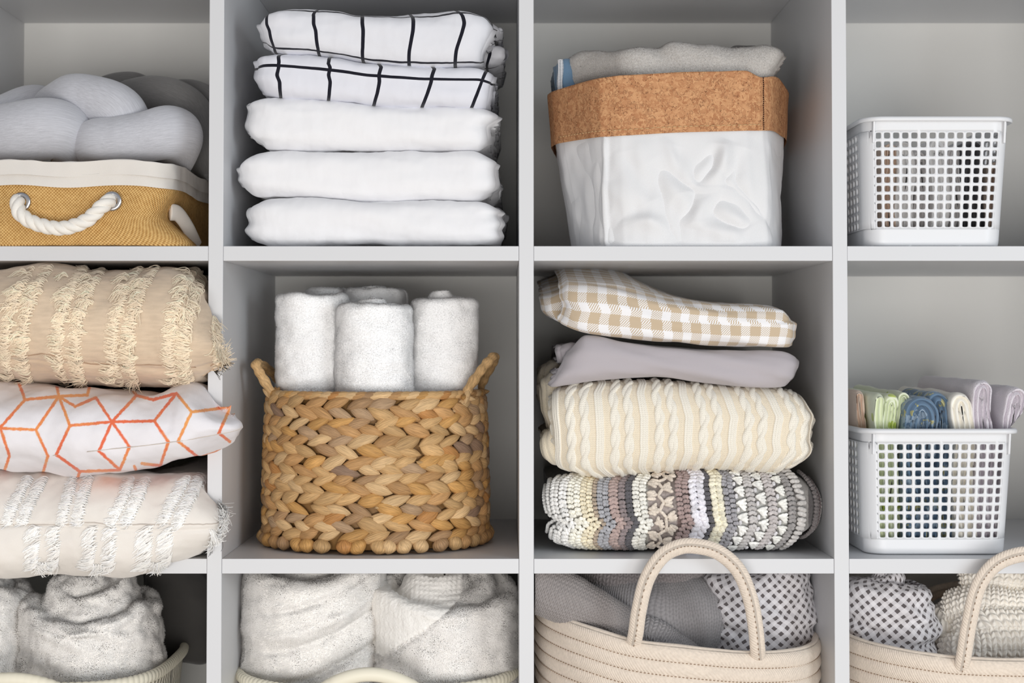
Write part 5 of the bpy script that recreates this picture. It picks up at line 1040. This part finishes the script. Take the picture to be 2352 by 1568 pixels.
# ------------------------------------------------------------------ bottom row
F3 = FZ[3]
M_fleece = mat('white_fleece', lin(248, 245, 240), rough=.98, spec=.05, sheen=.35, bumps=[(b_noise(300, 2), .002, .6)])
M_floop = mat('white_fleece_loops', lin(254, 251, 247), rough=.98, spec=.05)
M_basket = mat('cream_plastic', lin(238, 232, 212), rough=.5, spec=.4)
def rib_b(nt, ov, u, v):
    a = M(nt, 'SINE', M(nt, 'ADD', M(nt, 'MULTIPLY', u, 2*PI/.011), M(nt, 'MULTIPLY', M(nt, 'PINGPONG', M(nt, 'ADD', v, 1), .006), 400))); return a
M_basketw = mat('cream_woven_plastic', lin(232, 226, 208), rough=.55, spec=.35, bumps=[(rib_b, .0016, .8)])
R6 = np.random.default_rng(31)
def tub(name, label, xc, yc, a, b, z0, z1, e=.75, taper=.86, handle=None, rimpitch=.0075):
    t = thing(name, (xc, yc, z0), label, 'basket', 'cream plastic tubs in the bottom row'); n = 420
    th = np.linspace(0, 2*PI, n, endpoint=False); c, s = np.cos(th), np.sin(th)
    def ring(k, off): return np.stack([xc+(a*k+off)*np.sign(c)*np.abs(c)**e, yc+(b*k+off)*np.sign(s)*np.abs(s)**e], -1)
    P, UV = wall_loft(lambda f: ring(taper+(1-taper)*f, 0), 40, n, .003, ztop=lambda p, f: z0+.001+f*(z1-z0-.006)+0*p[:, 0]); mb = MB(); mb.grid(P, cv=True, uv=UV); mb.build('body', M_basketw, t)
    # wrapped rim; on the front the middle is raised into a grip
    q = ring(1, .001); sg = np.concatenate([[0], np.cumsum(np.linalg.norm(np.diff(np.concatenate([q, q[:1]]), axis=0), axis=1))]); nn = int(sg[-1]/.0009); u = np.linspace(0, sg[-1], nn, endpoint=False)
    qx = np.interp(u, sg, np.append(q[:, 0], q[0, 0])); qy = np.interp(u, sg, np.append(q[:, 1], q[0, 1])); hx, hw, hh = handle; front = qy < yc-b*.55
    arch = np.where(front, hh*np.clip(np.cos(np.clip((qx-hx)/hw, -1, 1)*PI/2), 0, 1)**.8, 0); smooth_ = np.clip(arch/.012, 0, 1)
    path = np.stack([qx, qy-.004*smooth_, z1+arch], -1); m = 14; tt = np.linspace(0, 2*PI, m, endpoint=False)
    tg = np.roll(path, -1, 0)-np.roll(path, 1, 0); tg /= np.linalg.norm(tg, axis=1)[:, None]; upv = np.array([0, 0, 1.]); bx = np.cross(tg, upv); bx /= np.linalg.norm(bx, axis=1)[:, None]; uz = np.cross(bx, tg)
    wrap = 1+.13*np.abs(np.sin(u[:, None]*PI/rimpitch+np.cos(tt)[None]*.8))*(1-smooth_[:, None]); r = .0052*wrap*(1+.25*smooth_[:, None])
    G = path[:, None]+bx[:, None]*(np.cos(tt)[None]*r)[..., None]+uz[:, None]*(np.sin(tt)[None]*r*1.2)[..., None]
    mb = MB(); mb.grid(G, cu=True, cv=True); mb.build('rim', M_basket, t); return t
tub('woven_plastic_tub', 'cream woven plastic tub with rolled white towels, bottom left', -.5245, .165, .1255, .155, F3, -.3790, e=.62, handle=(X(25), .052, .011))
tub('woven_plastic_tub', 'cream plastic tub with a ribbed rim and arched grip below the seagrass basket', X(872, .15), .155, X(1192, .15)-X(872, .15)-.004, .147, F3, -.3835, e=.85, handle=(X(850), .056, .0215))
def terry_roll(label, cx, cy, rad, ztop, n=60000, plen=.0030, pr=.0005, hook=None, pmask=None, col=None, **k):
    P, N = roll((cx, cy), rad, F3+.03, ztop, nth=220, **k)
    if hook is not None: P = hook(P); N = nout(P)
    mb = MB(); mb.grid(P, cv=True, flip=True)
    vis = (P[..., 2] > -.40) & ((P[..., 1] < cy+.02) | (P[..., 2] > ztop-.02)); w_ = vis*1.0
    if pmask is not None: w_ = w_*pmask(P)
    pile(mb, P, N, n, plen, pr, R6, mask=w_+1e-6, rnd=.45, lean=(0, -.1, -.6), mi=1); o = mb.build('rolled_towel', [M_fleece, M_floop]); return tag(o, label, 'towel', 'thick white towels rolled in the bottom row')
def crz(P, zc, amp, fx=20, am=.004, w_=.004):
    return am*np.exp(-((P[..., 2]-zc-amp*np.sin(P[..., 0]*fx))/w_)**2)
terry_roll('thick white fleecy towel rolled upright in the bottom left tub, coil open at top', X(218, .13), .135, .081, -.2990, n=90000, plen=.0030, lip=.013, dome=.034, turns=1.7, gr=.012, ds=.42, rot=2.6, seed=11, lean=(-.003, .0), wr_=.005,
           hook=lambda P: P+np.stack([0*P[..., 0], 0*P[..., 0], -.021*np.cos((P[..., 0]-X(215, .13))*24)*sst(-.34, -.30, P[..., 2])*sst(.16, .08, P[..., 1])], -1))
terry_roll('thick white fleecy towel at the far left of the bottom left tub', -.6075, .135, .0425, -.2850, flat=1.7, n=45000, lip=.014, dome=.02, turns=1.6, rot=1., seed=13, wr_=.005)
mb = MB(); g = fold([(330, 1290), (400, 1296), (480, 1330)], [(330, 1540), (480, 1540)], [(1290, 330), (1540, 330)], [(1290, 452), (1340, 462), (1400, 478), (1540, 470)], .235, .12, R=.04, nu=120, nf=80, wr=[((10, 10, 10), .008)], yref=.235,
        hook=lambda P: np.stack([np.minimum(P[..., 0], -.345), P[..., 1], P[..., 2]], -1))
addfold(mb, g); o = mb.build('folded_blanket', M_fab('charcoal_wool', lin(76, 74, 72))); tag(o, 'charcoal grey blanket behind the white rolled towels, bottom left', 'blanket')
def fsag(P):
    return P+np.stack([0*P[..., 0], 0*P[..., 0], -.012*np.cos((P[..., 0]-X(710, .1))*20)*sst(-.32, -.27, P[..., 2])*sst(.16, .08, P[..., 1])], -1)
def swoop(P):
    P = fsag(P); N = nout(P); x = P[..., 0]-X(700, .1); d = 0
    for zc, am in ((-.345, -.005), (-.383, -.006), (-.30, -.004), (-.328, .004)): d = d+am*np.exp(-((P[..., 2]-(zc+.28*x+2.2*x*x))/.0045)**2)*sst(-.08, -.02, x)
    return P+N*(d+.004*fbm(P, (8, 8, 22), 2, 3.))[..., None]
terry_roll('big white towel rolled upright in the left half of the tub below the seagrass basket', X(717, .15), .145, .0835, -.2600, n=95000, plen=.0024, lip=.016, dome=.01, gr=.018, turns=2, rot=3.6, seed=17, hook=swoop, lean=(.004, 0))
def band(P):  # smooth waffle border running diagonally on the left of the towel
    x = (P[..., 0]-X(1040, .06))/(X(865, .06)-X(1040, .06)); zl = Z(1400, .06)*(1-x)+Z(1532, .06)*x; return P[..., 2]-zl-(0)*x
def bandmask(P): 
    L = X(1040, .06); return np.where((P[..., 0] < L+.01) & (band(P) > 0) & (P[..., 1] < .16) & (P[..., 2] > -.36) & (P[..., 2] < -.25), .0, 1.0)
def rtow(P):
    xx = P[..., 0]-X(1015, .12); P = P+np.stack([0*P[..., 0], 0*P[..., 0], (-.014*sst(-.09, .09, xx)-.006*np.cos(xx*30))*sst(-.33, -.285, P[..., 2])*sst(.17, .08, P[..., 1])+.018*sst(.12, .2, P[..., 1])*sst(-.33, -.30, P[..., 2])], -1)
    N = nout(P); wf = (1-bandmask(P))*np.abs(np.sin(P[..., 0]*PI/.0056)*np.sin((P[..., 2])*PI/.0050))*.0014; zl = np.abs(band(P)); ln = -.003*np.exp(-(zl/.0016)**2)*(P[..., 0] < X(1050, .06))*(P[..., 1] < .12)
    return P+N*(wf+ln)[..., None]
P_ = terry_roll('shaggy white towel with a waffle border, right half of the tub below the seagrass basket', X(1022, .135), .138, .0850, -.2870, n=120000, plen=.0034, lip=.013, dome=.022, gr=.014, ds=.45, turns=1.8, rot=3.3, seed=19, hook=rtow, pmask=bandmask)

# rope baskets
def rope_b(nt, ov, u, v):
    a = M(nt, 'SINE', M(nt, 'MULTIPLY', M(nt, 'ADD', u, M(nt, 'MULTIPLY', v, .6)), 2*PI/.0032)); return M(nt, 'ADD', M(nt, 'MULTIPLY', a, .4), tex(nt, 'ShaderNodeTexNoise', ov, 500, Detail=2))
M_cord = mat('beige_cotton_cord', lin(228, 214, 198), rough=.95, spec=.08, sheen=.3, bumps=[(rope_b, .0006, .7)], colfn=mul_noise(300, .94, 1.04))
M_stit = mat('brown_stitching', lin(150, 126, 104), rough=.95)
def rope_basket(label, xc, yc, a, b, zrim, e=.9, pitch=.0155, xmin=None):
    t = thing('rope_basket', (xc, yc, F3), label, 'basket', 'coiled rope baskets in the bottom row'); n = 500; th = np.linspace(0, 2*PI, n, endpoint=False); c, s = np.cos(th), np.sin(th); rows = []; uvs = []; H = .235; nrow = int(H/pitch); per = 14; stit = []
    for k in range(nrow*per+1):
        f = k/per; d = f*pitch; off = .0030*abs(math.sin(PI*f))**.6-.012*(d/H)**2
        x = xc+(a+off)*np.sign(c)*np.abs(c)**e; y = yc+(b+off)*np.sign(s)*np.abs(s)**e; z = zrim(x)-d*(1-.10*(zrim(x)-zrim(np.array([xc]))[0])/.03*0); z = np.maximum(z, F3+.001)
        rows.append(np.column_stack([x, y, z])); uvs.append(np.column_stack([th*a, np.full(n, -d)]))
        if k % per == 0 and 0 < k < nrow*per-1: stit.append(np.column_stack([xc+(a+off)*np.sign(c)*np.abs(c)**e, yc+(b+off)*np.sign(s)*np.abs(s)**e, z]))
    P = np.array(rows); ctr = np.array([xc, yc, 0]); dd = P-ctr; dd[..., 2] = 0; dd /= np.linalg.norm(dd, axis=-1, keepdims=True)
    lipr = [P[0]-dd[0]*.0075*(1-math.cos(q))/2*2*.5+np.array([0, 0, .0035*math.sin(q)]) for q in np.linspace(PI, 0, 8)[1:-1]]
    inn = P[::per]-dd[::per]*.0085; G = np.concatenate([inn[::-1], np.array(lipr), P]); cb_ = G[0].mean(0); G = np.concatenate([G[:1]*.02+cb_*.98, G]); U = np.zeros(G.shape[:2]+(2,)); U[-len(P):] = np.array(uvs)
    wob = .0010*fbm(G, (14, 14, 14), 2, 6.); G = G+normals(G, cv=True)*wob[..., None]*-1
    mb = MB(); mb.grid(G, cv=True, uv=U); body = mb.build('body', M_cord, t)
    mb = MB()
    for sp_ in stit:
        m_ = (sp_[:, 1] < yc) & (sp_[:, 2] > -.42); pts = sp_[m_]; pts = pts[np.argsort(pts[:, 0])]
        if len(pts) < 5: continue
        sg = np.concatenate([[0], np.cumsum(np.linalg.norm(np.diff(pts, axis=0), axis=1))]); q = np.arange(0, sg[-1]-.003, .0042); 
        A = np.stack([np.interp(q, sg, pts[:, k]) for k in range(3)], -1); Bp = np.stack([np.interp(q+.0026, sg, pts[:, k]) for k in range(3)], -1); n_ = A-np.array([xc, yc, 0]); n_[:, 2] = 0; n_ /= np.linalg.norm(n_, axis=1)[:, None]
        D = Bp-A; L = np.linalg.norm(D, axis=1); D /= L[:, None]; Bn = np.cross(n_, D); mb.inst(CT, CQ, np.stack([D*(L/2)[:, None], Bn*.00045, n_*.00045], -1), (A+Bp)/2+n_*.0010)
    st_ = mb.build('stitching', M_stit, body); return t
zr1 = curve([(.034, -.3015), (.085, -.3120), (.14, -.3245), (.20, -.3315), (.27, -.3375), (.33, -.3400), (.372, -.3380)])
rb1 = rope_basket('beige coiled rope basket with tall looped handle under the crochet blanket', .2015, .155, .1655, .168, lambda x: zr1(x), e=.70)
zr2 = curve([(.38, -.3330), (.44, -.3385), (.50, -.3435), (.60, -.3455), (.72, -.345)])
rb2 = rope_basket('beige coiled rope basket in the bottom right corner of the picture', .5460, .155, .1620, .168, lambda x: zr2(x), e=.70)
def band_handle(parent, pts, r=.0085, flat=(.6, 1), stitch=True, ns=18):
    path = spl(pts, 120); P = sweep(path, r, ns, flat=flat, up=(0, -1, 0)); mb = MB()
    s = np.concatenate([[0], np.cumsum(np.linalg.norm(np.diff(path, axis=0), axis=1))]); uv = np.stack(np.broadcast_arrays(s[:, None], (np.arange(ns)/ns*.05)[None]), -1); mb.grid(P, cv=True, uv=uv, flip=True); h = mb.build('handle', M_cord, parent)
    if stitch:
        mb = MB(); k = np.argmin(P[:, :, 1].mean(0)); L_ = P[:, k]+np.array([0, -.0003, 0])
        for i in range(2, len(L_)-3, 2): tube(mb, [L_[i], L_[i]*.3+L_[i+1]*.7], .0005, 5)
        mb.build('stitching', M_stit, h)
band_handle(rb1, [V3(1450, 1500, .006), V3(1460, 1455, -.016), V3(1468, 1400, -.022), V3(1486, 1330, -.024), V3(1520, 1278, -.024), V3(1560, 1256, -.024), V3(1600, 1254, -.023), V3(1650, 1268, -.022), V3(1695, 1308, -.022), V3(1722, 1370, -.022), V3(1734, 1430, -.020), V3(1740, 1488, -.014), V3(1742, 1530, .008)])
band_handle(rb2, [V3(2200, 1560, .006), V3(2212, 1515, -.016), V3(2226, 1430, -.023), V3(2246, 1350, -.024), V3(2278, 1303, -.024), V3(2320, 1279, -.024), V3(2372, 1272, -.024), V3(2430, 1290, -.024), V3(2475, 1350, -.022), V3(2495, 1430, -.020), V3(2505, 1520, -.010)])
band_handle(rb2, [V3(2060, 1520, .30), V3(2090, 1420, .29), V3(2130, 1370, .285), V3(2180, 1352, .285), V3(2240, 1350, .285), V3(2320, 1380, .29), V3(2350, 1480, .30)], stitch=False)
# grey knitted blanket in the first rope basket
M_gknit = mat('grey_wool_knit', 'Col', rough=.97, spec=.05, sheen=.35, bumps=[(b_noise(800, 2), .0006, .6)])
def klobe(mb, pts, r, w_=.0056, h_=.0042, am=.0016, col=(150, 146, 147), n=420, ns=200, knit=True, dark=.45, wrp=.004, sx_=1.0):
    path = spl(pts, n); rr = spl([(q, 0, 0) for q in (r if np.ndim(r) else [r]*len(pts))], n)[:, 0]; P = sweep(path, rr, ns, up=(0, -1, .2), flat=(1, sx_)); c = P.mean(1)
    s = np.concatenate([[0], np.cumsum(np.linalg.norm(np.diff(path, axis=0), axis=1))]); uv = np.stack(np.broadcast_arrays(s[:, None], (np.linspace(0, 2*PI, ns, endpoint=False)*np.mean(rr))[None]), -1)
    N = -normals(P, cv=True)*1.0; N = np.where(((P-c[:, None])*N).sum(-1, keepdims=True) < 0, -N, N); P = P+N*(wrp*fbm(P, (14, 14, 14), 3, 2.))[..., None]
    wz = fbm(P, (12, 12, 12), 2, 8.)*.006
    h = knit_h(uv[..., 0]+wz, uv[..., 1]+wz*.5, w_, h_); P = P+N*(am*h)[..., None]; kk_ = (sst(.5, .05, h)*dark)[..., None]; cl = lin(*col); mb.grid(P, cv=True, uv=uv, col=cl*(1-kk_)+cl*.35*kk_, flip=True)  # stitch gaps coloured darker, painting in their shade
mb = MB(); gk = (150, 147, 148)
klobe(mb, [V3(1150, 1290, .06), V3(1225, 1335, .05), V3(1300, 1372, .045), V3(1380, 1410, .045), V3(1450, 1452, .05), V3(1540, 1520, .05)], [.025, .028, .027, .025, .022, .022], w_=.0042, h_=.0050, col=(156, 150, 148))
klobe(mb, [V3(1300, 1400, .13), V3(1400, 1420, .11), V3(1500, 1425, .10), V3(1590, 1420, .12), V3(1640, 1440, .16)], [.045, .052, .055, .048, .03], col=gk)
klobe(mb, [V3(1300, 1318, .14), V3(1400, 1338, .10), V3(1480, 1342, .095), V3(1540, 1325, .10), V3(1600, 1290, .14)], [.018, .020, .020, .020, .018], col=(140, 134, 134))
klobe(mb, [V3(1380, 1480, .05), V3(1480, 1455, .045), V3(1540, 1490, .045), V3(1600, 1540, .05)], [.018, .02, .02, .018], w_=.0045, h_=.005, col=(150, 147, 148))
clampx(mb, lo=.0335, z1=F2-T-.002)
o = mb.build('knitted_blanket', M_gknit); tag(o, 'grey knitted blanket bundled in the rope basket under the crochet blanket', 'blanket')
# cloth printed with small grey diamonds
def dia(nt, ov, u, v, bc):
    p = .0128; a = M(nt, 'PINGPONG', M(nt, 'ADD', M(nt, 'ADD', u, M(nt, 'MULTIPLY', v, .92)), 1), p/2); b = M(nt, 'PINGPONG', M(nt, 'ADD', M(nt, 'SUBTRACT', v, M(nt, 'MULTIPLY', u, .92)), 1), p/2)
    m = M(nt, 'MULTIPLY', M(nt, 'LESS_THAN', a, p*.235), M(nt, 'LESS_THAN', b, p*.235)); m2 = M(nt, 'MAXIMUM', M(nt, 'LESS_THAN', a, p*.235), M(nt, 'LESS_THAN', b, p*.235))
    return mixc(nt, m, mixc(nt, M(nt, 'MULTIPLY', m2, .5), bc, lin(196, 192, 196)), lin(104, 98, 99))
M_dia = mat('diamond_check_cotton', lin(232, 230, 233), rough=.95, spec=.1, sheen=.2, colfn=dia, bumps=[(b_noise(90, 3), .0012, .3)])
def bundle(label, cx, cy, rad, ztop, seed, dome=.02, rot=2.0, am=.0045, lo=None, flat=.95, **k):
    P, N = roll((cx, cy), rad, F3+.03, ztop, nth=260, seed=seed, dome=dome, rot=rot, turns=1.4, lip=.02, flat=flat, wr_=.003, **k)
    cr_ = 0
    for q, (zc, sl, a_) in enumerate(((-.285, .25, -1), (-.30, -.35, 1), (-.318, .5, -1), (-.335, -.3, -1), (-.27, .5, 1), (-.35, .25, 1))):
        zl = zc+sl*(P[..., 0]-cx)+.006*np.sin((P[..., 0]-cx)*40+q+seed); cr_ = cr_+a_*np.exp(-((P[..., 2]-zl)/.005)**2)
    P = P+N*(am*cr_+.005*fbm(P, (16, 16, 24), 3, seed+1))[..., None]
    th = np.linspace(0, 2*PI, P.shape[1], endpoint=False); s = np.concatenate([[0], np.cumsum(np.linalg.norm(np.diff(P, axis=0), axis=-1).mean(1))]); rr = np.minimum(rad, rad*.35+np.abs(P[..., :2]-np.array([cx, cy])).sum(-1))
    uv = np.stack([np.broadcast_to(th[None]*rad, P.shape[:2]), np.broadcast_to(s[:, None], P.shape[:2])], -1)
    mb = MB(); mb.grid(P, cv=True, uv=uv, flip=True); clampx(mb, lo=lo, z1=F2-T-.002); o = mb.build('patterned_cloth', M_dia); return tag(o, label, 'cloth', 'cloths printed with small grey diamonds')
bundle('white cloth with small grey diamonds bundled beside the grey knit, behind the tall basket handle', X(1742, .12), .125, .0625, -.262, 3, dome=.02)
bundle('white cloth with small grey diamonds rolled up in the bottom right rope basket', X(2035, .12), .120, .0540, -.275, 8, dome=.014, lo=UX[3]+T/2+.002)
# cream chunky knit in the second rope basket
M_cknit = mat('cream_chunky_knit', 'Col', rough=.97, spec=.05, sheen=.4, bumps=[(b_noise(700, 2), .0007, .6)])
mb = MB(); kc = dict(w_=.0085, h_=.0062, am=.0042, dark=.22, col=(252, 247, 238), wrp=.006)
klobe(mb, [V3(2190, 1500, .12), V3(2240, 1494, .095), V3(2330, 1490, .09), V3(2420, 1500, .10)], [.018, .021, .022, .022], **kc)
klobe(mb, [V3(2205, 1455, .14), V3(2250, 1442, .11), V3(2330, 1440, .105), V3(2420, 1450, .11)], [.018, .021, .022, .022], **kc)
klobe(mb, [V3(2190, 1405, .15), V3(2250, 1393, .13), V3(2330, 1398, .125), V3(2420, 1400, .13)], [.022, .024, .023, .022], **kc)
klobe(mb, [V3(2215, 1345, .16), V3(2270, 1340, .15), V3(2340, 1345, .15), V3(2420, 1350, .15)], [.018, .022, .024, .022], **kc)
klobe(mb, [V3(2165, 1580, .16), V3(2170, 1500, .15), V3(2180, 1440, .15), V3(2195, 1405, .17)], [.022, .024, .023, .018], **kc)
clampx(mb, z1=F2-T-.003); o = mb.build('knitted_blanket', M_cknit); tag(o, 'cream chunky knitted blanket folded in layers at the bottom right corner', 'blanket')
settle()
for o in scene.objects:
    if '_base' in o: del o['_base']
